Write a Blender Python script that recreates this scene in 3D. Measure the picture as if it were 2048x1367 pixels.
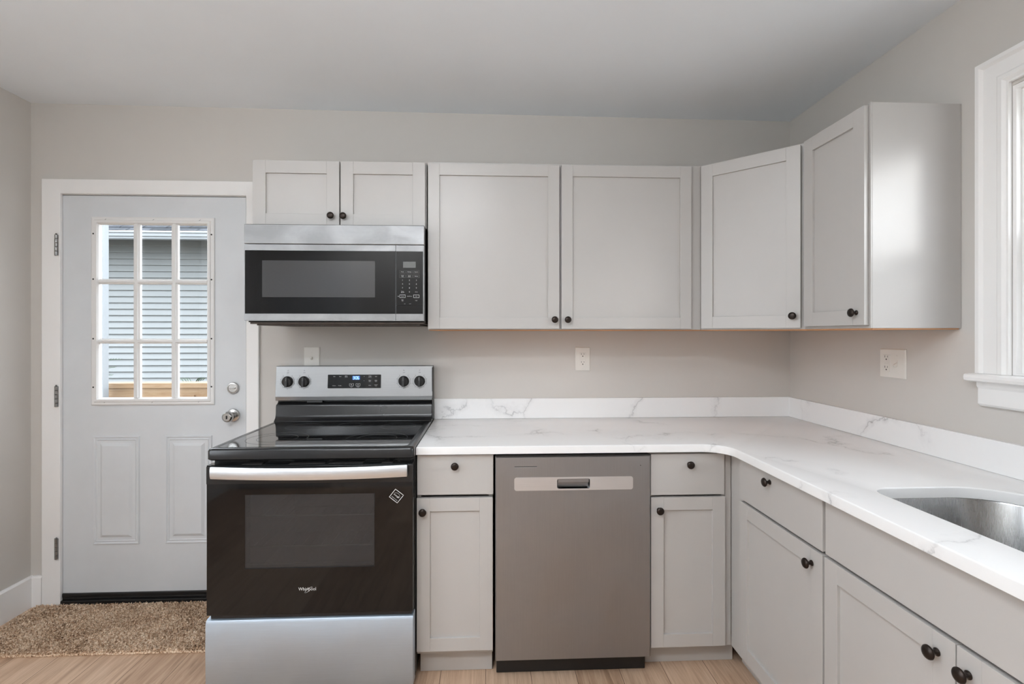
import bpy, bmesh, math, random
from mathutils import Vector, Matrix

for o in list(bpy.data.objects):
    bpy.data.objects.remove(o, do_unlink=True)
SC = bpy.context.scene
COL = SC.collection
V = Vector
PI = math.pi
random.seed(7)

# ------------------------------------------------------------------ camera
# frame taken as 2048 x 1367; corner of back and right wall is the origin,
# x to the right, y into the back wall, z up, metres
cam_d = bpy.data.cameras.new('camera')
cam = bpy.data.objects.new('camera', cam_d)
COL.objects.link(cam)
cam.location = (-1.58937, -2.61341, 1.3643)
cam.rotation_euler = (PI / 2, 0, -0.045365)
cam_d.sensor_width = 36.0
cam_d.lens = 1015.41 / 2048 * 36
cam_d.shift_y = -(683.5 - 667.15) / 2048
cam_d.clip_start = 0.02
SC.camera = cam

# ------------------------------------------------------------------ world, sun, exposure
world = bpy.data.worlds.new('sky')
SC.world = world
world.use_nodes = True
wn = world.node_tree.nodes
wl = world.node_tree.links
wn.clear()
wout = wn.new('ShaderNodeOutputWorld')
wbg = wn.new('ShaderNodeBackground')
wtc = wn.new('ShaderNodeTexCoord')
wsep = wn.new('ShaderNodeSeparateXYZ')
wr = wn.new('ShaderNodeValToRGB')
wr.color_ramp.elements[0].position = 0.45
wr.color_ramp.elements[0].color = (0.30, 0.31, 0.30, 1)
wr.color_ramp.elements[1].position = 0.56
wr.color_ramp.elements[1].color = (0.86, 0.93, 1.0, 1)
wm = wn.new('ShaderNodeMapRange')
wm.inputs['From Min'].default_value = -1
wm.inputs['From Max'].default_value = 1
wl.new(wtc.outputs['Generated'], wsep.inputs[0])
wl.new(wsep.outputs['Z'], wm.inputs['Value'])
wl.new(wm.outputs[0], wr.inputs['Fac'])
wl.new(wr.outputs['Color'], wbg.inputs['Color'])
wbg.inputs['Strength'].default_value = 8.0
wl.new(wbg.outputs[0], wout.inputs['Surface'])

sun_d = bpy.data.lights.new('sun', 'SUN')
sun = bpy.data.objects.new('sun', sun_d)
COL.objects.link(sun)
sun.rotation_euler = V((-1, 1.25, -0.33)).to_track_quat('-Z', 'Y').to_euler()
sun_d.energy = 0.6
sun_d.angle = math.radians(13)
sun_d.color = (1.0, 0.98, 0.95)

def portal(name, loc, aim, w, h):
    l = bpy.data.lights.new(name, 'AREA')
    l.shape = 'RECTANGLE'; l.size = w; l.size_y = h
    l.cycles.is_portal = True
    o = bpy.data.objects.new(name, l); COL.objects.link(o)
    o.location = loc; o.rotation_euler = V(aim).to_track_quat('-Z', 'Z').to_euler()
portal('portal_right', (0.13, -1.55, 1.67), (-1, 0, 0), 0.84, 0.92)
portal('portal_left', (-3.99, -2.10, 1.60), (1, 0, 0), 1.14, 1.24)  # sky light through the added left window
portal('portal_door', (-3.257, 0.14, 1.476), (0, -1, 0), 0.54, 0.90)

LAMP = 27.0          # emission of the ceiling light and the added fill globe
SC.view_settings.view_transform = 'Standard'
SC.view_settings.look = 'None'
SC.view_settings.exposure = 0.04
SC.view_settings.gamma = 1.0
SC.view_settings.use_curve_mapping = False
SC.cycles.max_bounces = 10
SC.cycles.diffuse_bounces = 6
SC.cycles.transparent_max_bounces = 12
SC.cycles.caustics_reflective = False
SC.cycles.caustics_refractive = False
SC.cycles.sample_clamp_indirect = 6.0

# ------------------------------------------------------------------ materials
def lin(c):
    return tuple((x / 255 / 12.92) if x / 255 <= 0.04045 else ((x / 255 + 0.055) / 1.055) ** 2.4 for x in c) + (1,)

class NT:
    def __init__(s, name):
        s.m = bpy.data.materials.new(name); s.m.use_nodes = True
        s.t = s.m.node_tree; s.n = s.t.nodes; s.b = s.n['Principled BSDF']; s.out = s.n['Material Output']
    def new(s, t, **kw):
        n = s.n.new(t)
        for k, v in kw.items(): setattr(n, k, v)
        return n
    def link(s, a, b): s.t.links.new(a, b)
    def coords(s, scale=(1, 1, 1), rot=(0, 0, 0)):
        tc = s.new('ShaderNodeTexCoord'); mp = s.new('ShaderNodeMapping')
        mp.inputs['Scale'].default_value = scale; mp.inputs['Rotation'].default_value = rot
        s.link(tc.outputs['Object'], mp.inputs['Vector'])
        return mp.outputs['Vector']
    def noise(s, vec, scale, detail=4, rough=0.55, dist=0.0):
        n = s.new('ShaderNodeTexNoise')
        n.inputs['Scale'].default_value = scale; n.inputs['Detail'].default_value = detail
        n.inputs['Roughness'].default_value = rough; n.inputs['Distortion'].default_value = dist
        if vec is not None: s.link(vec, n.inputs['Vector'])
        return n.outputs['Fac']
    def ramp(s, fac, stops):
        r = s.new('ShaderNodeValToRGB'); e = r.color_ramp.elements
        while len(e) < len(stops): e.new(0.5)
        for i, (p, c) in enumerate(stops):
            e[i].position = p; e[i].color = c
        s.link(fac, r.inputs['Fac'])
        return r.outputs['Color']
    def maprange(s, fac, a, b, c, d):
        r = s.new('ShaderNodeMapRange')
        for k, v in zip(('From Min', 'From Max', 'To Min', 'To Max'), (a, b, c, d)): r.inputs[k].default_value = v
        s.link(fac, r.inputs['Value'])
        return r.outputs[0]
    def bump(s, h, strength, dist):
        b = s.new('ShaderNodeBump'); b.inputs['Strength'].default_value = strength; b.inputs['Distance'].default_value = dist
        s.link(h, b.inputs['Height']); s.link(b.outputs['Normal'], s.b.inputs['Normal'])

def mat(name, c, rough=0.5, metal=0.0, var=0.03, nscale=18, bump=0.0, bscale=250, bdist=0.001, stretch=(1, 1, 1), coat=0.0, spec=0.5):
    """procedural paint/plastic/metal with slight tonal variation and an optional fine texture"""
    k = NT(name); b = k.b
    b.inputs['Roughness'].default_value = rough; b.inputs['Metallic'].default_value = metal
    b.inputs['Specular IOR Level'].default_value = spec
    b.inputs['Coat Weight'].default_value = coat; b.inputs['Coat Roughness'].default_value = 0.03
    v = k.coords(stretch)
    f = k.noise(v, nscale)
    L = lin(c)
    k.link(k.ramp(f, [(0.25, tuple(x * (1 - var) for x in L[:3]) + (1,)), (0.75, tuple(min(1, x * (1 + var)) for x in L[:3]) + (1,))]), b.inputs['Base Color'])
    if bump:
        k.bump(k.noise(v, bscale, 3), bump, bdist)
    return k.m

def brushed(name, c, rough=0.3, horiz=True, var=0.05, smudge=0.0):
    k = NT(name); b = k.b
    b.inputs['Metallic'].default_value = 1.0
    st = (3, 3, 320) if horiz else (320, 320, 3)
    f = k.noise(k.coords(st), 3.0, 4)
    g = k.noise(k.coords(), 6.0, 4, 0.6, 0.6)
    L = lin(c)
    col = k.ramp(f, [(0.3, tuple(x * (1 - var) for x in L[:3]) + (1,)), (0.7, tuple(min(1, x * (1 + var)) for x in L[:3]) + (1,))])
    if smudge:
        mx = k.new('ShaderNodeMix', data_type='RGBA', blend_type='MULTIPLY')
        mx.inputs[0].default_value = 1.0
        k.link(col, mx.inputs[6])
        k.link(k.ramp(g, [(0.40, (1, 1, 1, 1)), (0.62, (1 - smudge, 1 - smudge, 1 - smudge, 1))]), mx.inputs[7])
        col = mx.outputs[2]
    k.link(col, b.inputs['Base Color'])
    ad = k.new('ShaderNodeMath', operation='ADD')
    k.link(k.maprange(f, 0.3, 0.7, -0.04, 0.04), ad.inputs[0])
    k.link(k.maprange(g, 0.3, 0.7, rough - 0.03, rough + 0.06), ad.inputs[1])
    k.link(ad.outputs[0], b.inputs['Roughness'])
    k.bump(f, 0.06, 0.0005)
    return k.m

def emit(name, c, s):
    k = NT(name)
    k.b.inputs['Base Color'].default_value = c + (1,)
    k.b.inputs['Emission Color'].default_value = c + (1,)
    k.b.inputs['Emission Strength'].default_value = s
    return k.m

def glass(name, tint=(1, 1, 1), refl=0.06, rough=0.01):
    k = NT(name)
    k.n.remove(k.b)
    t = k.new('ShaderNodeBsdfTransparent'); t.inputs['Color'].default_value = tint + (1,)
    g = k.new('ShaderNodeBsdfGlossy'); g.inputs['Roughness'].default_value = rough
    lw = k.new('ShaderNodeLayerWeight'); lw.inputs['Blend'].default_value = 0.5
    pw = k.new('ShaderNodeMath', operation='POWER'); pw.inputs[1].default_value = 5.0
    k.link(lw.outputs['Facing'], pw.inputs[0])
    fr = k.new('ShaderNodeMath', operation='MULTIPLY_ADD'); fr.inputs[1].default_value = 0.9; fr.inputs[2].default_value = 0.04
    k.link(pw.outputs[0], fr.inputs[0])
    mx = k.new('ShaderNodeMixShader')
    k.link(fr.outputs[0], mx.inputs[0]); k.link(t.outputs[0], mx.inputs[1]); k.link(g.outputs[0], mx.inputs[2])
    k.link(mx.outputs[0], k.out.inputs['Surface'])
    return k.m

M = {}
M['wall'] = mat('wall_paint', (204, 200, 195), 0.75, var=0.012, nscale=5, bump=0.10, bscale=160, bdist=0.001)
M['ceil'] = mat('ceiling_paint', (240, 246, 252), 0.85, var=0.01, nscale=4, bump=0.06, bscale=140)
M['trim'] = mat('trim_paint', (240, 239, 238), 0.42, var=0.015, nscale=9, bump=0.05, bscale=60, bdist=0.002, stretch=(1, 1, 0.25))
M['door'] = mat('door_paint', (212, 215, 218), 0.45, var=0.03, nscale=7, bump=0.04, bscale=90)
M['lite'] = mat('lite_frame_plastic', (226, 225, 224), 0.4, var=0.01)
M['cab'] = mat('cabinet_paint', (186, 183, 180), 0.35, var=0.012, nscale=10, bump=0.04, bscale=300)
M['cabin'] = mat('cabinet_pale_grey', (196, 192, 187), 0.6, var=0.012)  # warm grey a little paler than the cabinet paint
M['knob'] = mat('dark_bronze', (52, 44, 40), 0.33, 0.75, var=0.25, nscale=60)
M['steel'] = brushed('stainless', (160, 161, 162), 0.38)
M['steelv'] = brushed('stainless_vent', (156, 156, 157), 0.5, smudge=0.16)
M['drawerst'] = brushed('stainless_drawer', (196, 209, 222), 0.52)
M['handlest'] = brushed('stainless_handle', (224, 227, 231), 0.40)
M['dwst'] = brushed('stainless_warm', (160, 158, 158), 0.5, horiz=False)
M['dwstrip'] = brushed('stainless_strip', (224, 223, 224), 0.48)
M['sinkst'] = brushed('stainless_sink', (168, 169, 170), 0.25, horiz=False)
M['chrome'] = mat('satin_nickel', (186, 184, 181), 0.24, 1.0, var=0.06, nscale=40)
M['hinge'] = mat('hinge_steel', (150, 149, 147), 0.38, 1.0, var=0.12, nscale=90)
M['enamel'] = mat('black_enamel', (30, 30, 31), 0.22, var=0.08, spec=0.5)
M['blackglass'] = mat('black_glass', (8, 10, 12), 0.05, var=0.05, spec=0.42)
M['cookglass'] = mat('cooktop_glass', (14, 14, 15), 0.045, var=0.05, coat=0.6)
M['mwglass'] = mat('oven_black_glass', (18, 18, 19), 0.10, var=0.05, spec=0.25)
M['mwwin'] = mat('screened_glass', (66, 66, 67), 0.12, var=0.03, nscale=400, spec=0.4)
M['blackpl'] = mat('black_plastic', (24, 23, 23), 0.45, var=0.1)
M['dark'] = mat('dark_recess', (30, 26, 24), 0.8, var=0.1)
M['brown'] = mat('brown_underside', (62, 52, 45), 0.7, var=0.25, nscale=50)
M['ink'] = mat('white_ink', (214, 214, 214), 0.5, var=0.01)
M['inkdim'] = mat('grey_ink', (120, 120, 120), 0.5, var=0.01)
M['inkdark'] = mat('dark_ink', (60, 60, 60), 0.5, var=0.01)
M['ringink'] = mat('burner_ring_print', (92, 92, 92), 0.25, var=0.05)
M['lcd'] = mat('dead_display', (88, 89, 88), 0.3, var=0.06, nscale=100)
M['blue'] = emit('clock_digits', (0.36, 0.64, 1.0), 2.2)
M['bluebg'] = emit('clock_glow', (0.01, 0.07, 0.30), 0.30)
M['plate'] = mat('white_device_plastic', (228, 225, 219), 0.35, var=0.01)
M['slot'] = mat('slot_black', (38, 34, 32), 0.7, var=0.05)
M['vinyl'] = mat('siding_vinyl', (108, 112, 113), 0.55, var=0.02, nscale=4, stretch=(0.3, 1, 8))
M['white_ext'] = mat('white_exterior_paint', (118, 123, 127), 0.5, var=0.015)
M['soffit'] = mat('dark_soffit', (62, 62, 61), 0.8, var=0.15, nscale=8)  # mottled grey, darker than the siding
M['leaf'] = mat('leaf_green', (48, 77, 40), 0.5, var=0.25, nscale=30)
M['leafd'] = mat('broad_leaf_green', (42, 66, 48), 0.5, var=0.15, nscale=12)
M['soil'] = mat('ground_soil', (78, 74, 64), 0.9, var=0.25, nscale=3)
M['rawwood'] = mat('raw_maple', (206, 150, 104), 0.6, var=0.12, nscale=6, stretch=(1, 12, 12))
M['glass'] = glass('window_glass')
def mat_screen():
    k = NT('insect_screen_mesh')
    k.b.inputs['Base Color'].default_value = lin((70, 70, 70)); k.b.inputs['Roughness'].default_value = 0.8
    t = k.new('ShaderNodeBsdfTransparent'); mx = k.new('ShaderNodeMixShader'); mx.inputs[0].default_value = 0.30
    k.link(t.outputs[0], mx.inputs[1]); k.link(k.b.outputs[0], mx.inputs[2]); k.link(mx.outputs[0], k.out.inputs['Surface'])
    return k.m
M['screen'] = mat_screen()
M['lampglass'] = emit('lamp_diffuser', (0.905, 0.955, 1.0), LAMP)
M['fillglass'] = emit('fill_panel_diffuser', (0.905, 0.955, 1.0), 31.5)  # emission of the added rear fill panel

def mat_pine():
    k = NT('treated_pine')
    v = k.coords((0.8, 9, 9))
    f = k.noise(v, 3.2, 6, 0.6, 1.6)
    col = k.ramp(f, [(0.30, lin((105, 77, 48))), (0.48, lin((120, 96, 68))), (0.62, lin((128, 107, 82))), (0.80, lin((110, 82, 55)))])
    vo = k.new('ShaderNodeTexVoronoi'); vo.inputs['Scale'].default_value = 2.6
    k.link(k.coords((1, 1, 2.2)), vo.inputs['Vector'])
    mx = k.new('ShaderNodeMix', data_type='RGBA')
    k.link(k.maprange(vo.outputs['Distance'], 0.05, 0.10, 1, 0), mx.inputs[0])
    k.link(col, mx.inputs[6]); mx.inputs[7].default_value = lin((70, 43, 26))
    k.link(mx.outputs[2], k.b.inputs['Base Color'])
    k.b.inputs['Roughness'].default_value = 0.65
    return k.m
M['pine'] = mat_pine()

def mat_floor():
    k = NT('oak_plank_floor')
    tc = k.new('ShaderNodeTexCoord'); mp = k.new('ShaderNodeMapping')
    mp.inputs['Rotation'].default_value = (0, 0, PI / 2)
    k.link(tc.outputs['Object'], mp.inputs['Vector'])
    br = k.new('ShaderNodeTexBrick')
    br.offset = 0.37; br.offset_frequency = 2
    br.inputs['Scale'].default_value = 1.0
    br.inputs['Brick Width'].default_value = 1.22; br.inputs['Row Height'].default_value = 0.178
    br.inputs['Mortar Size'].default_value = 0.0012; br.inputs['Mortar Smooth'].default_value = 0.3
    br.inputs['Color1'].default_value = (0.2, 0.2, 0.2, 1); br.inputs['Color2'].default_value = (0.8, 0.8, 0.8, 1)
    br.inputs['Mortar'].default_value = (0, 0, 0, 1)
    k.link(mp.outputs['Vector'], br.inputs['Vector'])
    g1 = k.noise(k.coords((16, 1.1, 1)), 2.4, 8, 0.62, 1.2)
    g2 = k.noise(k.coords((60, 1.6, 1)), 3.0, 5, 0.6)
    a = k.new('ShaderNodeMath', operation='MULTIPLY_ADD'); a.inputs[1].default_value = 0.30
    sp = k.new('ShaderNodeSeparateColor'); k.link(br.outputs['Color'], sp.inputs[0])
    k.link(sp.outputs['Red'], a.inputs[0]); 
    bb = k.new('ShaderNodeMath', operation='MULTIPLY_ADD'); bb.inputs[1].default_value = 0.75
    k.link(g1, bb.inputs[0])
    cc = k.new('ShaderNodeMath', operation='MULTIPLY_ADD'); cc.inputs[1].default_value = 0.25; cc.inputs[2].default_value = -0.16
    k.link(g2, cc.inputs[0]); k.link(cc.outputs[0], bb.inputs[2]); k.link(bb.outputs[0], a.inputs[2])
    col = k.ramp(a.outputs[0], [(0.22, lin((138, 108, 86))), (0.42, lin((182, 150, 124))), (0.60, lin((206, 176, 150))), (0.80, lin((220, 195, 171)))])
    mx = k.new('ShaderNodeMix', data_type='RGBA'); k.link(br.outputs['Fac'], mx.inputs[0])
    k.link(col, mx.inputs[6]); mx.inputs[7].default_value = lin((84, 62, 46))
    k.link(mx.outputs[2], k.b.inputs['Base Color'])
    k.b.inputs['Roughness'].default_value = 0.42
    k.bump(g2, 0.08, 0.001)
    return k.m
M['floor'] = mat_floor()

def mat_quartz():
    k = NT('veined_white_quartz')
    v = k.coords((1, 1, 1), (0.5, 0.3, 0.7))
    wob = k.new('ShaderNodeTexNoise'); wob.inputs['Scale'].default_value = 5.0; wob.inputs['Detail'].default_value = 7; wob.inputs['Roughness'].default_value = 0.62
    k.link(v, wob.inputs['Vector'])
    vm = k.new('ShaderNodeVectorMath', operation='MULTIPLY_ADD'); vm.inputs[1].default_value = (0.30, 0.30, 0.30)
    k.link(wob.outputs['Color'], vm.inputs[0]); k.link(v, vm.inputs[2])
    vo = k.new('ShaderNodeTexVoronoi', feature='DISTANCE_TO_EDGE'); vo.inputs['Scale'].default_value = 2.3
    k.link(vm.outputs[0], vo.inputs['Vector'])
    line = k.maprange(vo.outputs['Distance'], 0.0, 0.020, 1, 0)
    soft = k.maprange(vo.outputs['Distance'], 0.0, 0.075, 0.30, 0)
    mask = k.maprange(k.noise(v, 2.6, 3), 0.46, 0.58, 0, 1)
    ad = k.new('ShaderNodeMath', operation='MAXIMUM'); k.link(line, ad.inputs[0]); k.link(soft, ad.inputs[1])
    mu = k.new('ShaderNodeMath', operation='MULTIPLY'); k.link(ad.outputs[0], mu.inputs[0]); k.link(mask, mu.inputs[1])
    mu2 = k.new('ShaderNodeMath', operation='MULTIPLY'); k.link(mu.outputs[0], mu2.inputs[0])
    k.link(k.maprange(k.noise(v, 9, 3), 0.35, 0.65, 0.15, 0.75), mu2.inputs[1])
    mx = k.new('ShaderNodeMix', data_type='RGBA'); k.link(mu2.outputs[0], mx.inputs[0])
    mx.inputs[6].default_value = lin((240, 240, 240)); mx.inputs[7].default_value = lin((150, 150, 152))
    k.link(mx.outputs[2], k.b.inputs['Base Color'])
    k.b.inputs['Roughness'].default_value = 0.22
    k.b.inputs['Specular IOR Level'].default_value = 0.5
    return k.m
M['quartz'] = mat_quartz()

def mat_mat():
    k = NT('speckled_brown_pile')
    v = k.coords()
    f = k.noise(v, 150, 3, 0.7); g = k.noise(v, 7, 3)
    a = k.new('ShaderNodeMath', operation='MULTIPLY_ADD'); a.inputs[1].default_value = 0.28
    k.link(g, a.inputs[0]); k.link(f, a.inputs[2])
    k.link(k.ramp(a.outputs[0], [(0.46, lin((100, 74, 54))), (0.57, lin((182, 150, 122))), (0.68, lin((228, 204, 178))), (0.80, lin((245, 230, 212)))]), k.b.inputs['Base Color'])
    k.b.inputs['Roughness'].default_value = 0.95
    k.b.inputs['Specular IOR Level'].default_value = 0.1
    return k.m
M['mat'] = mat_mat()

def mat_shingle():
    k = NT('asphalt_shingles')
    br = k.new('ShaderNodeTexBrick'); br.inputs['Scale'].default_value = 1.0
    br.inputs['Brick Width'].default_value = 0.33; br.inputs['Row Height'].default_value = 0.145
    br.inputs['Mortar Size'].default_value = 0.010; br.inputs['Bias'].default_value = 0.1
    br.inputs['Color1'].default_value = lin((52, 55, 58)); br.inputs['Color2'].default_value = lin((71, 74, 79)); br.inputs['Mortar'].default_value = lin((32, 35, 39))
    k.link(k.coords(), br.inputs['Vector'])
    mx = k.new('ShaderNodeMix', data_type='RGBA', blend_type='MULTIPLY'); mx.inputs[0].default_value = 1
    k.link(br.outputs['Color'], mx.inputs[6])
    k.link(k.ramp(k.noise(k.coords(), 14, 5), [(0.3, (0.62, 0.62, 0.64, 1)), (0.7, (1, 1, 1, 1))]), mx.inputs[7])
    k.link(mx.outputs[2], k.b.inputs['Base Color']); k.b.inputs['Roughness'].default_value = 0.9; k.b.inputs['Specular IOR Level'].default_value = 0.05
    return k.m
M['shingle'] = mat_shingle()

def mat_oven_window():
    """tinted, dot-screened oven glass: mostly opaque grey, partly see-through, glossy face"""
    k = NT('oven_window_glass')
    k.b.inputs['Roughness'].default_value = 0.08
    f = k.noise(k.coords(), 300, 2)
    k.link(k.ramp(f, [(0.3, lin((62, 62, 63))), (0.7, lin((72, 72, 73)))]), k.b.inputs['Base Color'])
    t = k.new('ShaderNodeBsdfTransparent'); t.inputs['Color'].default_value = (0.7, 0.7, 0.7, 1)
    mx = k.new('ShaderNodeMixShader'); mx.inputs[0].default_value = 0.45
    k.link(k.b.outputs[0], mx.inputs[1]); k.link(t.outputs[0], mx.inputs[2]); k.link(mx.outputs[0], k.out.inputs['Surface'])
    return k.m
M['ovenwin'] = mat_oven_window()
M['cavity'] = mat('oven_liner_enamel', (112, 112, 114), 0.4, var=0.1, nscale=120)

# ------------------------------------------------------------------ mesh building helpers
class Fr:
    """local frame: u along U, v along W, n along N (outward)"""
    def __init__(s, O, U, N, W=(0, 0, 1)):
        s.O, s.U, s.N, s.W = V(O), V(U).normalized(), V(N).normalized(), V(W).normalized()
    def p(s, u, v, n): return s.O + s.U * u + s.W * v + s.N * n
WORLD = Fr((0, 0, 0), (1, 0, 0), (0, 1, 0))          # u=x v=z n=y
BACK = Fr((0, 0, 0), (1, 0, 0), (0, -1, 0))          # on the back wall: u=x, v=z, n=-y
RIGHT = Fr((0, 0, 0), (0, -1, 0), (-1, 0, 0))        # on the right wall: u=-y, v=z, n=-x
UP = Fr((0, 0, 0), (1, 0, 0), (0, 0, 1), (0, 1, 0))  # on level tops: u=x, v=y, n=z

def rrect(u0, u1, v0, v1, r, k=5):
    """rounded rectangle loop; r = one radius or four (ll, lr, ur, ul)"""
    rs = (r,) * 4 if isinstance(r, (int, float)) else r
    cs = [(u0, v0, 1, 1, PI), (u1, v0, -1, 1, 1.5 * PI), (u1, v1, -1, -1, 0), (u0, v1, 1, -1, 0.5 * PI)]
    out = []
    for (cx, cy, sx, sy, a0), q in zip(cs, rs):
        for i in range(k + 1):
            a = a0 + PI / 2 * i / k
            out.append((cx + sx * q + q * math.cos(a), cy + sy * q + q * math.sin(a)))
    return out

def rect(u0, u1, v0, v1): return [(u0, v0), (u1, v0), (u1, v1), (u0, v1)]

class MB:
    def __init__(s): s.v = []; s.f = []
    def add(s, pts, faces):
        b = len(s.v); s.v += [V(p) for p in pts]; s.f += [[b + i for i in f] for f in faces]
        return s
    def box(s, x0, x1, y0, y1, z0, z1): return s.fbox(WORLD, x0, x1, z0, z1, y0, y1)
    def fbox(s, F, u0, u1, v0, v1, n0, n1):
        P = [F.p(u, v, n) for n in (n0, n1) for (u, v) in rect(u0, u1, v0, v1)]
        return s.add(P, [[0, 1, 2, 3], [7, 6, 5, 4], [0, 4, 5, 1], [1, 5, 6, 2], [2, 6, 7, 3], [3, 7, 4, 0]])
    def loops(s, F, rings, cap0=False, cap1=False, close=False):
        """rings: list of (list of (u,v), n) with equal counts, bridged in turn"""
        k = len(rings[0][0]); P = []; f = []
        for L, n in rings: P += [F.p(u, v, n) for u, v in L]
        R = len(rings)
        for r in range(R if close else R - 1):
            q = (r + 1) % R
            for i in range(k):
                j = (i + 1) % k
                f.append([r * k + i, r * k + j, q * k + j, q * k + i])
        if cap0: f.append(list(range(k))[::-1])
        if cap1: f.append([(R - 1) * k + i for i in range(k)])
        return s.add(P, f)
    def ring(s, F, outer, inner, n0, n1): return s.loops(F, [(outer, n0), (outer, n1), (inner, n1), (inner, n0)], close=True)
    def plate(s, F, L, n0, n1): return s.loops(F, [(L, n0), (L, n1)], True, True)
    def eplate(s, F, L, n0, n1, e):
        """plate with a chamfered front edge; L = rect tuple (u0,u1,v0,v1,r)"""
        u0, u1, v0, v1, r = L
        return s.loops(F, [(rrect(u0, u1, v0, v1, r), n0), (rrect(u0, u1, v0, v1, r), n1 - e), (rrect(u0 + e, u1 - e, v0 + e, v1 - e, max(r - e, .0004)), n1)], True, True)
    def lathe(s, prof, C=(0, 0, 0), D=(0, 0, 1), k=24):
        D = V(D).normalized(); A = D.orthogonal().normalized(); B = D.cross(A); C = V(C)
        P = []; f = []
        for r, h in prof:
            for i in range(k):
                a = 2 * PI * i / k
                P.append(C + D * h + (A * math.cos(a) + B * math.sin(a)) * max(r, 1e-5))
        for q in range(len(prof) - 1):
            for i in range(k):
                j = (i + 1) % k
                f.append([q * k + i, q * k + j, (q + 1) * k + j, (q + 1) * k + i])
        f.append(list(range(k))[::-1]); f.append([(len(prof) - 1) * k + i for i in range(k)])
        return s.add(P, f)
    def tube(s, pts, r, k=8, closed=False):
        pts = [V(p) for p in pts]; n = len(pts); P = []; f = []
        up = None
        for i, p in enumerate(pts):
            d = (pts[(i + 1) % n] - pts[i - 1]) if closed or 0 < i < n - 1 else (pts[1] - pts[0] if i == 0 else pts[-1] - pts[-2])
            d.normalize()
            A = d.orthogonal().normalized() if up is None else (up - d * up.dot(d)).normalized()
            up = A; B = d.cross(A)
            for j in range(k):
                a = 2 * PI * j / k
                P.append(p + (A * math.cos(a) + B * math.sin(a)) * r)
        for i in range(n if closed else n - 1):
            q = (i + 1) % n
            for j in range(k):
                l = (j + 1) % k
                f.append([i * k + j, i * k + l, q * k + l, q * k + j])
        if not closed:
            f.append(list(range(k))[::-1]); f.append([(n - 1) * k + j for j in range(k)])
        return s.add(P, f)
    def text(s, F, txt, u, v, n, size, ext=0.0002, align='CENTER', sx=1.0, rot=0.0, shear=0.0):
        cu = bpy.data.curves.new('t', 'FONT'); cu.body = txt; cu.size = size; cu.align_x = align; cu.align_y = 'CENTER'
        cu.extrude = ext / 2; cu.resolution_u = 2; cu.shear = shear
        o = bpy.data.objects.new('t', cu); COL.objects.link(o)
        dg = bpy.context.evaluated_depsgraph_get()
        me = bpy.data.meshes.new_from_object(o.evaluated_get(dg))
        c, q = math.cos(rot), math.sin(rot)
        P = [F.p(u + (p.co.x * sx) * c - p.co.y * q, v + (p.co.x * sx) * q + p.co.y * c, n + p.co.z + ext / 2) for p in me.vertices]
        s.add(P, [list(pl.vertices) for pl in me.polygons])
        bpy.data.objects.remove(o); bpy.data.curves.remove(cu); bpy.data.meshes.remove(me)
        return s
    def stroke(s, F, pts, w, n, ext=0.0003, closed=False):
        """flat printed line"""
        N = len(pts)
        for i in range(N if closed else N - 1):
            a, b = V(pts[i]).to_3d(), V(pts[(i + 1) % N]).to_3d()
            d = (b - a); L = d.length
            if L < 1e-7: continue
            d /= L; q = V((-d.y, d.x, 0)) * w / 2; a -= d * w / 2; b += d * w / 2
            s.plate(F, [(a - q)[:2], (b - q)[:2], (b + q)[:2], (a + q)[:2]], n, n + ext)
        return s
    def build(s, name, m, parent=None, bevel=0.0, smooth=False, seg=2, origin=None, recalc=True):
        O = V(origin) if origin is not None else (ORG[parent.name] if parent is not None else V((0, 0, 0)))
        me = bpy.data.meshes.new(name)
        me.from_pydata([tuple(p - O) for p in s.v], [], s.f)
        if recalc:
            bm = bmesh.new(); bm.from_mesh(me); bmesh.ops.recalc_face_normals(bm, faces=bm.faces); bm.to_mesh(me); bm.free()
        me.materials.append(m if not isinstance(m, str) else M[m])
        o = bpy.data.objects.new(name, me); COL.objects.link(o)
        if parent is not None:
            o.parent = parent; o.location = O - ORG[parent.name]
        else:
            o.location = O
        ORG[o.name] = O
        if smooth:
            for p in me.polygons: p.use_smooth = True
            try: me.set_sharp_from_angle(angle=math.radians(40))
            except Exception: pass
        if bevel:
            b = o.modifiers.new('edge', 'BEVEL'); b.width = bevel; b.segments = seg; b.limit_method = 'ANGLE'; b.angle_limit = math.radians(40)
        return o
ORG = {}

def thing(name, label, cat, loc, group=None):
    o = bpy.data.objects.new(name, None); COL.objects.link(o)
    o.empty_display_size = 0.1
    o.location = loc; ORG[o.name] = V(loc)
    return tag(o, label, cat, group)
def tag(o, label=None, cat=None, group=None, kind=None):
    if label: o['label'] = label
    if cat: o['category'] = cat
    if group: o['group'] = group
    if kind: o['kind'] = kind
    return o
def struct(o, label=None):
    o['kind'] = 'structure'
    if label: o['label'] = label
    return o
def sroot(name, loc, label=None):
    o = bpy.data.objects.new(name, None); COL.objects.link(o); o.empty_display_size = 0.1
    o.location = loc; ORG[o.name] = V(loc)
    return struct(o, label)

# ------------------------------------------------------------------ the room shell
FZ = 0.02                                  # finished floor level
XL, YR = -3.85, -3.30                      # left wall, rear wall
def cz(x, y): return 2.485 - 0.0049 * x - 0.0065 * y     # the old ceiling is not quite level

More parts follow.
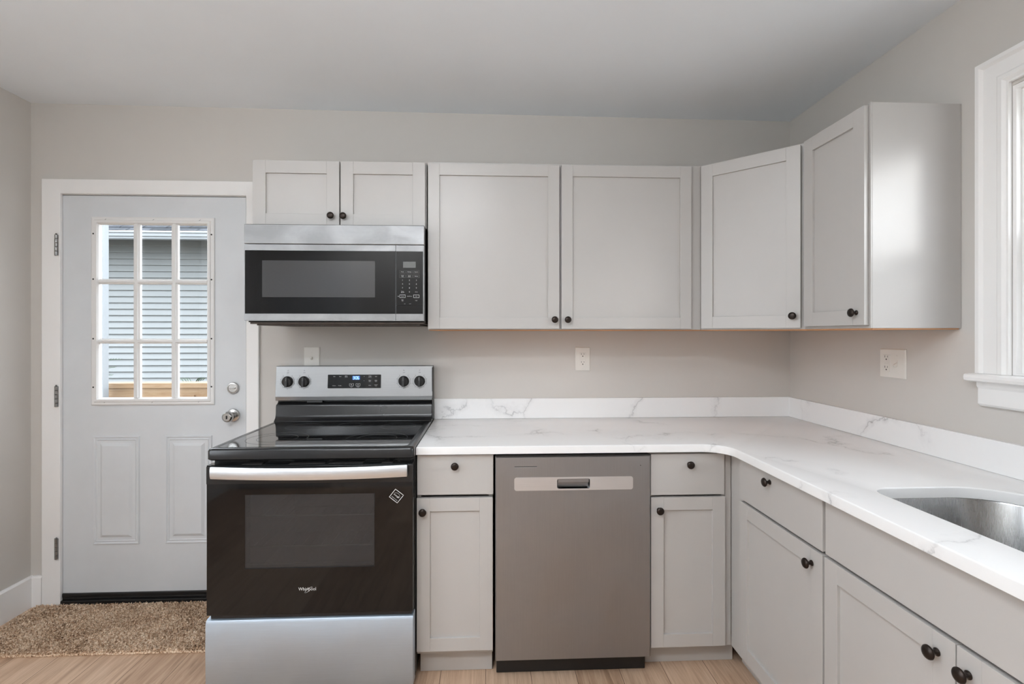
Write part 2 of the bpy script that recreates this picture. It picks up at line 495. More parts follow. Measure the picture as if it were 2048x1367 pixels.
struct(MB().box(XL - .14, .14, YR - .14, .14, -.08, FZ).build('floor', 'floor'))
cb = MB()
cs = [(XL, YR), (0, YR), (0, 0), (XL, 0)]
cb.add([(x, y, cz(x, y)) for x, y in cs] + [(x, y, 2.66) for x, y in cs], [[0, 1, 2, 3], [7, 6, 5, 4], [0, 4, 5, 1], [1, 5, 6, 2], [2, 6, 7, 3], [3, 7, 4, 0]])
struct(cb.build('ceiling', 'ceil'))
DX0, DX1, DZ1 = -3.722, -2.796, 2.066       # back door opening
WT = .13
w = MB()
w.loops(BACK, [(L, n) for n, L in ((0, None),)] if False else [
    ([(XL - WT, -.05), (DX0, -.05), (DX0, DZ1), (DX1, DZ1), (DX1, -.05), (WT, -.05), (WT, 2.66), (XL - WT, 2.66)], -WT),
    ([(XL - WT, -.05), (DX0, -.05), (DX0, DZ1), (DX1, DZ1), (DX1, -.05), (WT, -.05), (WT, 2.66), (XL - WT, 2.66)], 0)], True, True)
struct(w.build('wall_back', 'wall'))
# right wall with the window opening (u=-y)
WU0, WU1, WZ0, WZ1 = 1.140, 1.960, 1.212, 2.118
w = MB(); w.ring(RIGHT, rect(0, -YR, -.05, 2.66), rect(WU0, WU1, WZ0, WZ1), -WT, 0)
struct(w.build('wall_right', 'wall'))
LEFT = Fr((XL, 0, 0), (0, -1, 0), (1, 0, 0))
w = MB(); w.ring(LEFT, rect(0, -YR, -.05, 2.66), rect(1.52, 2.68, .98, 2.22), -WT, 0)
struct(w.build('wall_left', 'wall'))
REAR = Fr((0, YR, 0), (1, 0, 0), (0, 1, 0))
w = MB(); w.box(XL - WT, WT, YR - WT, YR, -.05, 2.66)
struct(w.build('wall_rear', 'wall'))

def base_profile(F, u0, u1, z0=FZ, h=.152, t=.015):
    return MB().loops(Fr(F.p(u0, 0, 0), F.N, F.U, (0, 0, 1)), [([(0, z0), (t, z0), (t, z0 + h - .008), (t - .006, z0 + h), (0, z0 + h)], 0), ([(0, z0), (t, z0), (t, z0 + h - .008), (t - .006, z0 + h), (0, z0 + h)], u1 - u0)], True, True)
struct(base_profile(LEFT, .0, -YR).build('baseboard_left', 'trim'))
struct(base_profile(BACK, XL + .0155, -3.789).build('baseboard_back', 'trim'))
struct(base_profile(Fr((0, YR, 0), (1, 0, 0), (0, 1, 0)), -2.86, -.01).build('baseboard_rear', 'trim'))

# door casing (trim) on the back wall
t = sroot('trim_1', (-3.74, 0, FZ), 'white flat casing around the back door')
UC = [(-3.785, FZ), (-3.697, FZ), (-3.697, 2.055), (-2.803, 2.055), (-2.803, FZ), (-2.741, FZ), (-2.741, 2.126), (-3.785, 2.126)]
MB().plate(BACK, UC, .0005, .018).build('casing', 'trim', t, .003)
m = MB()
m.box(-3.7215, -3.7095, -.0, .125, FZ, 2.0655); m.box(-2.8085, -2.7965, 0, .125, FZ, 2.0655); m.box(-3.7095, -2.8085, 0, .125, 2.0535, 2.0655)
m.box(-3.7095, -3.697, .050, .085, .075, 2.0535); m.box(-2.821, -2.8085, .050, .085, .075, 2.0535); m.box(-3.697, -2.821, .050, .085, 2.041, 2.0535)
m.build('jamb', 'trim', t, .001)

# ------------------------------------------------------------------ back door (structure door_1)
d = sroot('door_1', (-3.70, 0, FZ), 'white panelled entry door with nine-lite window beside the range')
SX0, SX1, SZ0, SZ1 = -3.706, -2.812, .080, 2.050
LX0, LX1, LZ0, LZ1 = -3.520, -2.998, 1.046, 1.912
m = MB(); m.ring(BACK, rect(SX0, SX1, SZ0, SZ1), rect(LX0 - .026, LX1 + .022, LZ0 - .022, LZ1 + .020), -.044, -.001)
def moulded(u0, u1, v0, v1):
    steps = [(0, -.001), (.0035, .0050), (.0075, .0050), (.012, .0004), (.015, .0004), (.019, .0045), (.023, .0006), (.036, .0010), (.050, .0085)]
    rings = [(rect(u0 + i, u1 - i, v0 + i, v1 - i), n) for i, n in steps]
    m.loops(BACK, rings, False, True)
moulded(-3.554, -3.328, .317, .857); moulded(-3.205, -2.976, .317, .856)
slab = m.build('slab', 'door', d)
m = MB()
fr = []
for i, n in ((0, -.001), (.001, .006), (.006, .0085), (.016, .0085), (.019, .0125), (.030, .0125), (.036, .004), (.036, -.016), (.0365, -.0165)):
    fr.append((rect(-3.559 + i, -2.963 - i, 1.0095 + i, 1.945 - i), n))
m.loops(BACK, fr)
lf = m.build('lite_frame', 'lite', d)
m = MB()
def muntin(u0, u1, v0, v1, vert):
    if vert:
        cx = (u0 + u1) / 2; h = (u1 - u0) / 2
        L = [(cx - h, -.0125), (cx - h, .002), (cx - h * .62, .004), (cx - h * .45, .0095), (cx + h * .45, .0095), (cx + h * .62, .004), (cx + h, .002), (cx + h, -.0125)]
        F = Fr((0, 0, v0), (1, 0, 0), (0, 0, 1), (0, -1, 0)); m.loops(F, [(L, 0), (L, v1 - v0)], True, True)
    else:
        cx = (v0 + v1) / 2; h = (v1 - v0) / 2
        L = [(cx - h, -.0125), (cx - h, .002), (cx - h * .62, .004), (cx - h * .45, .0093), (cx + h * .45, .0093), (cx + h * .62, .004), (cx + h, .002), (cx + h, -.0125)]
        F = Fr((u0, 0, 0), (0, 0, 1), (1, 0, 0), (0, -1, 0)); m.loops(F, [(L, 0), (L, u1 - u0)], True, True)
for cx in (-3.3415, -3.158): muntin(cx - .0155, cx + .0155, LZ0, LZ1, True)
for c in (1.624, 1.3275): muntin(LX0, LX1, c - .0125, c + .0125, False)
m.build('muntins', 'lite', lf)
m = MB()
for x in (-3.49, -3.26, -3.035):
    for z in (1.0265, 1.929): m.plate(BACK, [(x + .006 * math.cos(a) + .003 * math.sin(a), z + .003 * math.sin(a) + .004 * math.cos(a)) for a in [i * PI / 5 for i in range(10)]], .0086, .0092)
for z in (1.10, 1.34, 1.635, 1.86):
    for x in (-3.546, -2.976): m.plate(BACK, [(x + .0045 * math.cos(a), z + .004 * math.sin(a)) for a in [i * PI / 5 for i in range(10)]], .0086, .0092)
m.build('screw_slots', 'slot', lf)
m = MB(); m.box(LX0 - .004, LX1 + .004, .0130, .0150, LZ0 - .004, LZ1 + .004); m.build('glass', 'glass', d)
for zz in (1.7995, 1.056, .309):
    m = MB()
    m.box(-3.7225, -3.7095, -.0199, -.0182, zz - .051, zz + .051)
    for q in range(5):
        z0 = zz - .05 + q * .0203
        m.lathe([(.0052, 0), (.0068, .001), (.0068, .0183), (.0052, .0193)], (-3.709, -.0255, z0), (0, 0, 1), 12)
    m.lathe([(.003, 0), (.005, .003), (.002, .007)], (-3.709, -.0255, zz + .051), (0, 0, 1), 10)
    m.box(-3.7075, -3.704, -.024, -.0012, zz - .05, zz + .05)
    m.build('hinge', 'hinge', d, smooth=True)
# deadbolt
m = MB(); m.lathe([(.029, 0), (.029, .006), (.0265, .010), (.0215, .0105), (.0205, .0085), (.002, .0085)], (-2.8725, -.001, 1.0925), (0, -1, 0), 32)
db = m.build('deadbolt', 'chrome', d, smooth=True)
m = MB(); m.eplate(BACK, (-2.8895, -2.8595, 1.0885, 1.0965, .003), .0092, .0185, .002); m.build('thumbturn', 'chrome', db, smooth=True)
# knob set
m = MB(); m.lathe([(.033, 0), (.033, .003), (.030, .0075), (.017, .010), (.0155, .013), (.0135, .030), (.016, .036), (.0225, .042), (.026, .050), (.0262, .058), (.0235, .066), (.019, .069), (.0185, .0675), (.002, .0675)], (-2.872, -.001, .9555), (0, -1, 0), 32)
kb = m.build('doorknob', 'chrome', d, smooth=True)
m = MB(); m.eplate(BACK, (-2.8745, -2.8695, .947, .964, .002), .0678, .0725, .001); m.build('turn_button', 'blackpl', kb)
m = MB(); m.box(SX0, SX1, -.006, .044, .060, .0795); m.box(-3.708, -2.81, -.016, .11, FZ + .0005, .048); m.box(-3.70, -2.82, -.003, .05, .048, .060)
m.build('sweep_and_threshold', 'blackpl', d, .003)

# ------------------------------------------------------------------ right window (window_1)
wd = sroot('window_1', (0, -1.55, 1.212), 'white painted double-hung window at the right edge')
CU0, CU1, CZ1 = 1.047, 2.053, 2.222
m = MB()
# casing with a stepped profile: outer back band, flat, inner bead
def casing_profile(F, u0, u1, z0, z1, side):
    # side: +1 profile thick edge at u0 (left leg), -1 at u1, 0 head (thick edge at top)
    pass
prof = [(0, .001), (0, .026), (.012, .026), (.020, .017), (.060, .015), (.066, .019), (.078, .019), (.086, .012), (.093, .012), (.093, .001)]
def leg_uv(sign, uo):
    F = Fr(RIGHT.p(0, 1.238, 0), RIGHT.U, (0, 0, 1), RIGHT.N)
    L = [(uo + sign * a, b) for a, b in prof]
    # mitred top: points further in end lower
    return F, L
for sign, uo in ((1, CU0), (-1, CU1)):
    P = []; k = len(prof)
    for a, b in prof: P.append(RIGHT.p(uo + sign * a, 1.238, b))
    for a, b in prof: P.append(RIGHT.p(uo + sign * a, CZ1 - a, b))
    m.add(P, [[i, (i + 1) % k, k + (i + 1) % k, k + i] for i in range(k)] + [list(range(k)), [k + i for i in range(k)]])
P = []
for a, b in prof: P.append(RIGHT.p(CU0 + a, CZ1 - a, b))
for a, b in prof: P.append(RIGHT.p(CU1 - a, CZ1 - a, b))
k = len(prof)
m.add(P, [[i, (i + 1) % k, k + (i + 1) % k, k + i] for i in range(k)] + [list(range(k)), [k + i for i in range(k)]])
m.build('casing', 'trim', wd)
m = MB(); m.loops(Fr(RIGHT.p(1.034, 0, 0), RIGHT.N, RIGHT.U, (0, 0, 1)), [([(-.05, 1.2125), (.044, 1.2125), (.051, 1.216), (.053, 1.225), (.051, 1.234), (.044, 1.2375), (-.05, 1.2375)], q) for q in (0.0, 1.032)], True, True)
# trim the stool's horns to lie in front of the wall only
m2 = MB(); m2.fbox(RIGHT, WU0 + .002, WU1 - .002, 1.2135, 1.237, -.06, .002)
m = MB(); m.loops(Fr(RIGHT.p(1.034, 0, 0), RIGHT.N, RIGHT.U, (0, 0, 1)), [([(.0005, 1.2125), (.044, 1.2125), (.051, 1.216), (.053, 1.225), (.051, 1.234), (.044, 1.2375), (.0005, 1.2375)], q) for q in (0.0, 1.032)], True, True)
m.v += []; b0 = len(m.v); m.v += m2.v; m.f += [[b0 + i for i in f] for f in m2.f]
m.build('stool', 'trim', wd, .001)
m = MB(); m.loops(Fr(RIGHT.p(1.050, 0, 0), RIGHT.N, RIGHT.U, (0, 0, 1)), [([(.0005, 1.134), (.012, 1.134), (.019, 1.141), (.019, 1.190), (.024, 1.198), (.024, 1.2122), (.0005, 1.2122)], q) for q in (0.0, 1.0)], True, True)
m.build('apron', 'trim', wd, .001)
m = MB(); m.ring(RIGHT, rect(WU0 + .0005, WU1 - .0005, WZ0 + .0258, WZ1 - .0005), rect(WU0 + .012, WU1 - .012, WZ0 + .032, WZ1 - .012), -WT, -.001)
m.ring(RIGHT, rect(WU0 + .012, WU1 - .012, WZ0 + .032, WZ1 - .012), rect(WU0 + .024, WU1 - .024, WZ0 + .036, WZ1 - .024), -.032, -.018)
m.build('jamb', 'trim', wd, .0008)
def sash(name, z0, z1, n0, n1):
    a, b = WU0 + .013, WU1 - .013
    m = MB(); m.ring(RIGHT, rect(a, b, z0, z1), rect(a + .045, b - .045, z0 + .05, z1 - .045), n0, n1)
    s = m.build(name, 'trim', wd, .002)
    g = MB(); g.fbox(RIGHT, a + .04, b - .04, z0 + .045, z1 - .04, (n0 + n1) / 2 - .002, (n0 + n1) / 2 + .002); g.build('pane', 'glass', s)
sash('lower_sash', WZ0 + .034, 1.688, -.068, -.034)
sash('upper_sash', 1.650, WZ1 - .014, -.105, -.071)
m = MB(); m.fbox(RIGHT, WU0 + .014, WU1 - .014, WZ0 + .036, 1.660, -.1225, -.1215); m.build('insect_screen', 'screen', wd)

# left window, unseen, added for daylight fill; rear door shows in reflections
wl_ = sroot('fill_window', (XL, -2.1, .98), 'white double-hung window added on the left wall behind the view for daylight fill')
m = MB(); m.ring(LEFT, rect(1.43, 2.77, .89, 2.31), rect(1.53, 2.67, .99, 2.21), .0005, .018); m.build('casing', 'trim', wl_, .002)
m = MB(); m.ring(LEFT, rect(1.521, 2.679, .981, 2.219), rect(1.56, 2.64, 1.02, 2.18), -.09, -.05); m.fbox(LEFT, 1.56, 2.64, 1.58, 1.62, -.09, -.05); m.build('sash', 'trim', wl_, .002)
m = MB(); m.fbox(LEFT, 1.55, 2.65, 1.01, 2.19, -.072, -.068); m.build('pane', 'glass', wl_)
d2 = sroot('door_2', (-3.365, YR, FZ), 'white two-panel interior door on the rear wall')
m = MB(); m.fbox(REAR, -3.76, -2.97, FZ + .01, 2.0, .001, .012)
for (a, b, c, e) in ((-3.66, -3.40, .25, .95), (-3.33, -3.07, .25, .95), (-3.66, -3.40, 1.10, 1.85), (-3.33, -3.07, 1.10, 1.85)):
    m.loops(REAR, [(rect(a + i, b - i, c + i, e - i), n) for i, n in ((0, .012), (.01, .018), (.03, .013), (.05, .019))], False, True)
m.build('slab', 'door', d2)
m = MB(); m.loops(REAR, [([(-3.8245, FZ), (-3.765, FZ), (-3.765, 2.005), (-2.965, 2.005), (-2.965, FZ), (-2.88, FZ), (-2.88, 2.09), (-3.8245, 2.09)], n) for n in (.001, .02)], True, True); m.build('casing', 'trim', d2, .002)
m = MB(); m.lathe([(.033, 0), (.031, .008), (.014, .012), (.013, .03), (.026, .045), (.026, .058), (.015, .066)], REAR.p(-3.03, 1.0, .012), (0, 1, 0)); m.build('doorknob', 'chrome', d2, smooth=True)

# ------------------------------------------------------------------ ceiling light above and in front of the camera, plus two added fill lights
def ceiling_light(x, y, r, label):
    z = cz(x, y) - .001
    L = thing('ceiling_light', label, 'ceiling light', (x, y, z))
    m = MB(); m.lathe([(.07, 0), (.07, -.008), (.055, -.022), (.012, -.026), (.010, -.06)], (x, y, z), (0, 0, 1), 32); m.build('canopy', 'chrome', L, smooth=True)
    m = MB(); m.lathe([(.045, -.056)] + [(r * math.sin(a), -.056 - r * .86 + r * .86 * math.cos(a)) for a in [.38 + q * (PI - .38) / 18 for q in range(18)]], (x, y, z), (0, 0, 1), 40); m.build('globe', 'lampglass', L, smooth=True)
ceiling_light(-1.82, -1.78, .125, 'globe ceiling light over the middle of the kitchen')
ceiling_light(-3.05, -2.05, .095, 'smaller globe fill light added near the left wall')  # unseen extra globe, added to brighten the ceiling and left wall
pz = cz(-2.35, -2.95) - .006
L = thing('ceiling_light', 'long rectangular fill light added near the rear wall, behind the view', 'ceiling light', (-2.35, -2.95, pz))  # unseen panel, added as fill for the door and lower cabinets
m = MB(); m.ring(Fr((0, 0, pz), (1, 0, 0), (0, 0, -1), (0, 1, 0)), rect(-3.0, -1.7, -3.15, -2.75), rect(-2.97, -1.73, -3.12, -2.78), 0, .06); m.build('frame', 'trim', L, .003)
m = MB(); m.box(-2.969, -1.731, -3.119, -2.781, pz - .055, pz - .02); m.build('diffuser', 'fillglass', L)

# ------------------------------------------------------------------ shared cabinet pieces
_knob = MB().lathe([(.0085, 0), (.0085, .002), (.0055, .0045), (.0048, .011), (.0068, .014), (.0130, .0165), (.0150, .019), (.0148, .0215), (.0125, .0245), (.0075, .0265), (.001, .027)], (0, 0, 0), (0, 0, 1), 28)
KNOB_ME = None
def knob(parent, pos, direction):
    global KNOB_ME
    pos = V(pos)
    if KNOB_ME is None:
        o = _knob.build('knob', 'knob', None, smooth=True); KNOB_ME = o.data
    else:
        o = bpy.data.objects.new('knob', KNOB_ME); COL.objects.link(o)
    o.parent = parent; o.location = pos - ORG[parent.name]
    o.rotation_euler = V(direction).to_track_quat('Z', 'Y').to_euler()
    ORG[o.name] = pos
    return o

def shaker(parent, F, u0, u1, v0, v1, n0, kpos=None, rail=.056, t=.020, label=None):
    """five-piece door: two stiles, two rails, recessed flat panel, knob"""
    m = MB()
    m.fbox(F, u0, u0 + rail, v0, v1, n0, n0 + t); m.fbox(F, u1 - rail, u1, v0, v1, n0, n0 + t)
    m.fbox(F, u0 + rail, u1 - rail, v0, v0 + rail, n0, n0 + t); m.fbox(F, u0 + rail, u1 - rail, v1 - rail, v1, n0, n0 + t)
    d = m.build('door', 'cab', parent, .0009)
    if label: d['label'] = label
    m = MB(); m.fbox(F, u0 + rail - .002, u1 - rail + .002, v0 + rail - .002, v1 - rail + .002, n0 + .004, n0 + t - .009); m.build('panel', 'cab', d)
    if kpos: knob(d, F.p(kpos[0], kpos[1], n0 + t), F.N)
    return d
def slabfront(parent, F, u0, u1, v0, v1, n0, kpos=None, t=.020, name='drawer_front'):
    m = MB(); m.fbox(F, u0, u1, v0, v1, n0, n0 + t); d = m.build(name, 'cab', parent, .0013)
    if kpos: knob(d, F.p(kpos[0], kpos[1], n0 + t), F.N)
    return d

# ------------------------------------------------------------------ wall cabinets
UZ0, UZ1 = 1.383, 2.134
def under(parent, poly, z):
    m = MB(); m.plate(UP, poly, z - .004, z - .0002); m.build('bottom_panel', 'rawwood', parent)['label'] = 'raw orange plywood underside'
c = thing('wall_cabinet', 'short two-door grey wall cabinet mounted above the microwave', 'cabinet', (-2.245, -.16, 1.834), 'grey shaker wall cabinets')
MB().box(-2.623, -1.868, -.3235, -.001, 1.834, UZ1 - .004).build('carcass', 'cab', c, .001)
shaker(c, BACK, -2.6215, -2.2485, 1.837, 2.1245, .3245, (-2.2815, 1.8815), .055)
shaker(c, BACK, -2.2425, -1.8725, 1.837, 2.1245, .3245, (-2.2275, 1.8805), .055)

c = thing('wall_cabinet', 'wide two-door grey wall cabinet over the counter, right of the microwave', 'cabinet', (-1.24, -.16, UZ0), 'grey shaker wall cabinets')
MB().box(-1.863, -.618, -.3235, -.001, UZ0, UZ1).build('carcass', 'cab', c, .001)
under(c, rect(-1.858, -.622, -.318, -.004), UZ0)
shaker(c, BACK, -1.8600, -1.2730, 1.3865, 2.1215, .3245, (-1.2955, 1.4275), .051)
shaker(c, BACK, -1.2635, -.6695, 1.3865, 2.1235, .3245, (-1.2368, 1.4275), .051)

c = thing('corner_cabinet', 'diagonal grey corner wall cabinet with one angled door', 'cabinet', (-.25, -.25, UZ0), 'grey shaker wall cabinets')
poly = [(-.001, -.001), (-.616, -.001), (-.616, -.312), (-.312, -.616), (-.001, -.616)]
MB().plate(UP, poly, UZ0, UZ1 + .002).build('carcass', 'cab', c, .001)
under(c, [(-.005, -.005), (-.612, -.005), (-.612, -.309), (-.309, -.612), (-.005, -.612)], UZ0)
s2 = math.sqrt(.5)
DG = Fr((-.616, -.312, 0), (s2, -s2, 0), (-s2, -s2, 0))
shaker(c, DG, .012, .418, 1.388, 2.127, .001, (.392, 1.437), .053)

c = thing('wall_cabinet', 'narrow grey wall cabinet on the right wall beside the window', 'cabinet', (-.16, -.80, UZ0), 'grey shaker wall cabinets')
MB().box(-.3115, -.001, -.975, -.6185, UZ0, UZ1 + .004).build('carcass', 'cab', c, .001)
under(c, rect(-.307, -.005, -.970, -.623), UZ0)
shaker(c, RIGHT, .640, .966, 1.394, 2.131, .3125, (.930, 1.4365), .053)
MB().box(-.3165, -.3118, -.9755, -.9685, UZ0 - .0, UZ1 + .004).build('face_frame_edge', 'cab', c, .0006)

# ------------------------------------------------------------------ base cabinets
BZ0, BZ1 = .118, .8995
def toe(parent, F, u0, u1, n, t=.012):
    m = MB(); m.fbox(F, u0, u1, FZ + .0005, BZ0 - .001, n - t, n); m.build('toe_kick', 'cab', parent, .0006)
def carcass(parent, F, u0, u1, n):
    # frameless box: open front behind the drawer and door
    m = MB(); m.fbox(F, u0, u1, BZ0, BZ1, .03, n - .09)
    m.fbox(F, u0, u0 + .016, BZ0, BZ1, n - .09, n); m.fbox(F, u1 - .016, u1, BZ0, BZ1, n - .09, n)
    m.fbox(F, u0 + .016, u1 - .016, BZ0, BZ0 + .018, n - .09, n); m.fbox(F, u0 + .016, u1 - .016, BZ1 - .018, BZ1, n - .09, n)
    m.build('carcass', 'cab', parent, .0008)
def base(label, F, u0, u1, n, loc, u0b=None):
    c = thing('base_cabinet', label, 'cabinet', loc, 'grey shaker base cabinets')
    carcass(c, F, u0, u1, n)
    return c
c = base('narrow grey base cabinet between the range and the dishwasher', BACK, -1.8685, -1.5745, .6195, (-1.72, -.3, FZ))
toe(c, BACK, -1.862, -1.5765, .575)
slabfront(c, BACK, -1.8665, -1.5725, .742, .8955, .6205, (-1.7205, .8555))
shaker(c, BACK, -1.8680, -1.5745, .137, .7295, .6205, (-1.8435, .6800), .051)

c = base('narrow grey base cabinet between the dishwasher and the inner corner', BACK, -.9505, -.6445, .6195, (-.80, -.3, FZ))
toe(c, BACK, -.9505, -.585, .560)
slabfront(c, BACK, -.9525, -.6565, .7285, .8900, .6205, (-.7990, .8500))
shaker(c, BACK, -.9515, -.6530, .128, .7195, .6205, (-.9205, .6715), .051)
MB().fbox(BACK, -.6440, -.6203, BZ0, BZ1, .575, .6195).build('corner_filler', 'cab', c, .0008)

# right run (u = -y)
RN = .6195
c = thing('base_cabinet', 'grey base cabinet with one drawer over a door, right run next to the corner', 'cabinet', (-.3, -.97, FZ), 'grey shaker base cabinets')
carcass(c, RIGHT, .7180, 1.2135, RN)
MB().fbox(RIGHT, .6205, .7175, BZ0, BZ1, .03, RN).build('corner_filler', 'cab', c, .0008)
toe(c, RIGHT, .574, 1.2135, .552)
slabfront(c, RIGHT, .7320, 1.2080, .7430, .8915, RN + .001, (.938, .8630))
shaker(c, RIGHT, .7320, 1.2080, .150, .7330, RN + .001, (1.1610, .6905), .053)

c = thing('sink_base_cabinet', 'wide grey sink base cabinet with plain false front over two doors', 'cabinet', (-.3, -1.67, FZ), 'grey shaker base cabinets')
m = MB(); m.fbox(RIGHT, 1.2145, 1.2245, BZ0, BZ1, .03, RN); m.fbox(RIGHT, 2.112, 2.130, BZ0, BZ1, .03, RN)
m.fbox(RIGHT, 1.2245, 2.112, BZ0, BZ0 + .018, .03, RN); m.fbox(RIGHT, 1.2245, 2.112, BZ0 + .018, BZ1, .03, .042)
m.fbox(RIGHT, 1.2245, 2.112, .85, BZ1, RN - .018, RN)
m.build('carcass', 'cab', c, .0008)
toe(c, RIGHT, 1.2145, 2.130, .552)
slabfront(c, RIGHT, 1.2210, 2.1230, .7430, .8915, RN + .001, None, name='false_front')
shaker(c, RIGHT, 1.2165, 1.6210, .150, .7330, RN + .001, (1.5790, .6905), .053)
shaker(c, RIGHT, 1.6240, 2.1230, .150, .7330, RN + .001, (1.6500, .6890), .053)

# ------------------------------------------------------------------ worktop with backsplash and sink cut-out
def offset(L, d):
    """inset a counter-clockwise polygon"""
    n = len(L); out = []
    for i in range(n):
        a, b, c = V(L[i - 1]), V(L[i]), V(L[(i + 1) % n])
        e1 = (b - a).normalized(); e2 = (c - b).normalized()
        n1 = V((-e1.y, e1.x)); n2 = V((-e2.y, e2.x)); bis = n1 + n2
        bis = bis / max(bis.dot(n1), .2) if bis.length > 1e-6 else n1
        out.append(tuple(b + bis * d))
    return out
CT, CB = .932, .902
arc = [(-.665 - .10 + .10 * math.cos(a), -.660 - .10 + .10 * math.sin(a)) for a in [PI / 2 - i * PI / 2 / 10 for i in range(11)]]
outer = [(-1.8672, -.0008), (-1.8672, -.660)] + [p for p in arc] + [(-.665, -2.135), (-.0008, -2.135), (-.0008, -.0008)]
hole = rrect(-.528, -.130, -2.03, -1.236, (.055, .16, .16, .055), 10)
def slab_with_hole(outer, hole, z0, z1, r):
    m = MB()
    prof = [(0, z0), (0, z1 - r)] + [(r - r * math.cos(a), z1 - r + r * math.sin(a)) for a in (PI / 6, PI / 3, PI / 2)]
    def wall(L, sg):
        rings = [(offset(L, sg * d) if d else L, z) for d, z in prof]
        m.loops(UP, rings); return rings[-1][0]
    to = wall(outer, 1); th = wall(hole, -1)
    bm = bmesh.new()
    for z, A, B in ((z1, to, th), (z0, outer, hole)):
        es = []
        for L in (A, B):
            vs = [bm.verts.new((x, y, z)) for x, y in L]
            es += [bm.edges.new((vs[i], vs[(i + 1) % len(vs)])) for i in range(len(vs))]
        bmesh.ops.triangle_fill(bm, edges=es, use_beauty=True)
    bm.verts.index_update()
    m.add([v.co.copy() for v in bm.verts], [[v.index for v in f.verts] for f in bm.faces]); bm.free()
    return m
wt = thing('worktop', 'white grey-veined quartz worktop, L-shaped, with upstand and sink cut-out', 'worktop', (-.9, -.33, CB))
m = slab_with_hole(outer, hole, CB, CT, .004)
me_o = m.build('slab', 'quartz', wt)
bm = bmesh.new(); bm.from_mesh(me_o.data); bmesh.ops.remove_doubles(bm, verts=bm.verts, dist=1e-5); bmesh.ops.recalc_face_normals(bm, faces=bm.faces); bm.to_mesh(me_o.data); bm.free()
for p in me_o.data.polygons: p.use_smooth = True
me_o.data.set_sharp_from_angle(angle=math.radians(38))
MB().box(-1.8672, -.0008, -.0205, -.0008, CT + .0003, 1.0335).build('backsplash', 'quartz', wt, .0012)
MB().box(-.0205, -.0008, -2.135, -.0211, CT + .0003, 1.0335).build('backsplash', 'quartz', wt, .0012)

sk = thing('sink', 'undermount stainless steel sink bowl set below the right worktop', 'sink', (-.33, -1.63, .70))
m = MB()
def sl(d, r): return rrect(-.528 - d, -.130 + d, -2.03 - d, -1.236 + d, r, 10)
RR = (.062, .165, .165, .062)
rings = [(sl(.010, RR), .8990), (sl(.010, RR), .9012), (sl(.004, RR), .9012), (sl(.002, RR), .896), (sl(-.004, (.06, .16, .16, .06)), .74), (sl(-.014, (.06, .155, .155, .06)), .712), (sl(-.035, (.05, .14, .14, .05)), .702), (sl(-.12, (.04, .07, .07, .04)), .699)]
rings += [(sl(-.12, (.04, .07, .07, .04)), .697), (sl(-.033, (.05, .14, .14, .05)), .700), (sl(-.012, (.06, .155, .155, .06)), .710), (sl(-.002, (.06, .16, .16, .06)), .74), (sl(.006, RR), .8990)]
m.loops(UP, rings[:8], False, True)
m.loops(UP, rings[8:], True, False)
m.loops(UP, [rings[-1], rings[0]])
m.build('basin', 'sinkst', sk, smooth=True)
m = MB(); m.lathe([(.045, 0), (.045, .003), (.036, .0035), (.032, -.004 + .002), (.004, 0)], (-.30, -1.63, .6993), (0, 0, 1), 32); m.build('drain', 'chrome', sk, smooth=True)

# ------------------------------------------------------------------ dishwasher
dw = thing('dishwasher', 'stainless steel dishwasher between two narrow base cabinets', 'dishwasher', (-1.262, -.33, FZ))
MB().box(-1.562, -.961, -.615, -.06, .105, .886).build('tub_housing', 'dark', dw, .002)
P0, P1, P2, P3 = -1.3255, -1.1970, .7635, .8020      # pocket handle
m = MB()
m.loops(BACK, [(rect(-1.5645, -.9565, .1000, .8880), .616), (rect(-1.5645, -.9565, .1000, .8880), .647), (rect(-1.5605, -.9605, .1020, .8850), .6525), (rrect(P0, P1, P2, P3, .006, 1)[::1] and rect(P0, P1, P2, P3), .6525), (rect(P0, P1, P2, P3), .625)], True, True)
front = m.build('front_panel', 'dwst', dw, .001)
m = MB(); o_ = rrect(-1.4915, -1.0275, .7575, .8085, .009, 5); i_ = rrect(P0, P1, P2, P3, .007, 5)
m.loops(BACK, [(o_, .6526), (o_, .6545), (i_, .6545), (i_, .6300)], False, False)
m.build('handle_strip', 'dwstrip', front)['label'] = 'pale brushed strip with pocket handle'
m = MB(); m.fbox(BACK, P0 + .003, P1 - .003, P3 - .016, P3 - .001, .632, .651); m.fbox(BACK, P0 + .003, P1 - .003, P2 + .004, P3 - .002, .6255, .632); m.build('pocket_grip', 'dwst', front, .002)
m = MB(); m.fbox(BACK, -1.4905, -1.4035, .8482, .8512, .6526, .6532); m.build('badge_strip', 'inkdark', front)
m = MB(); m.fbox(BACK, -1.4905, -1.4035, .8472, .8482, .6526, .6533); m.build('badge_highlight', 'ink', front)  # white line painted as the highlight under the dark badge
m = MB(); m.lathe([(.0018, 0), (.0015, .0006)], (-.997, -.6526, .8503), (0, -1, 0), 10); m.build('indicator_light', 'slot', front)
MB().box(-1.5625, -.962, -.648, -.618, .8885, .8945).build('control_edge', 'blackpl', dw, .001)
MB().box(-1.560, -.964, -.600, -.570, FZ + .002, .098).build('toe_panel', 'blackpl', dw, .002)

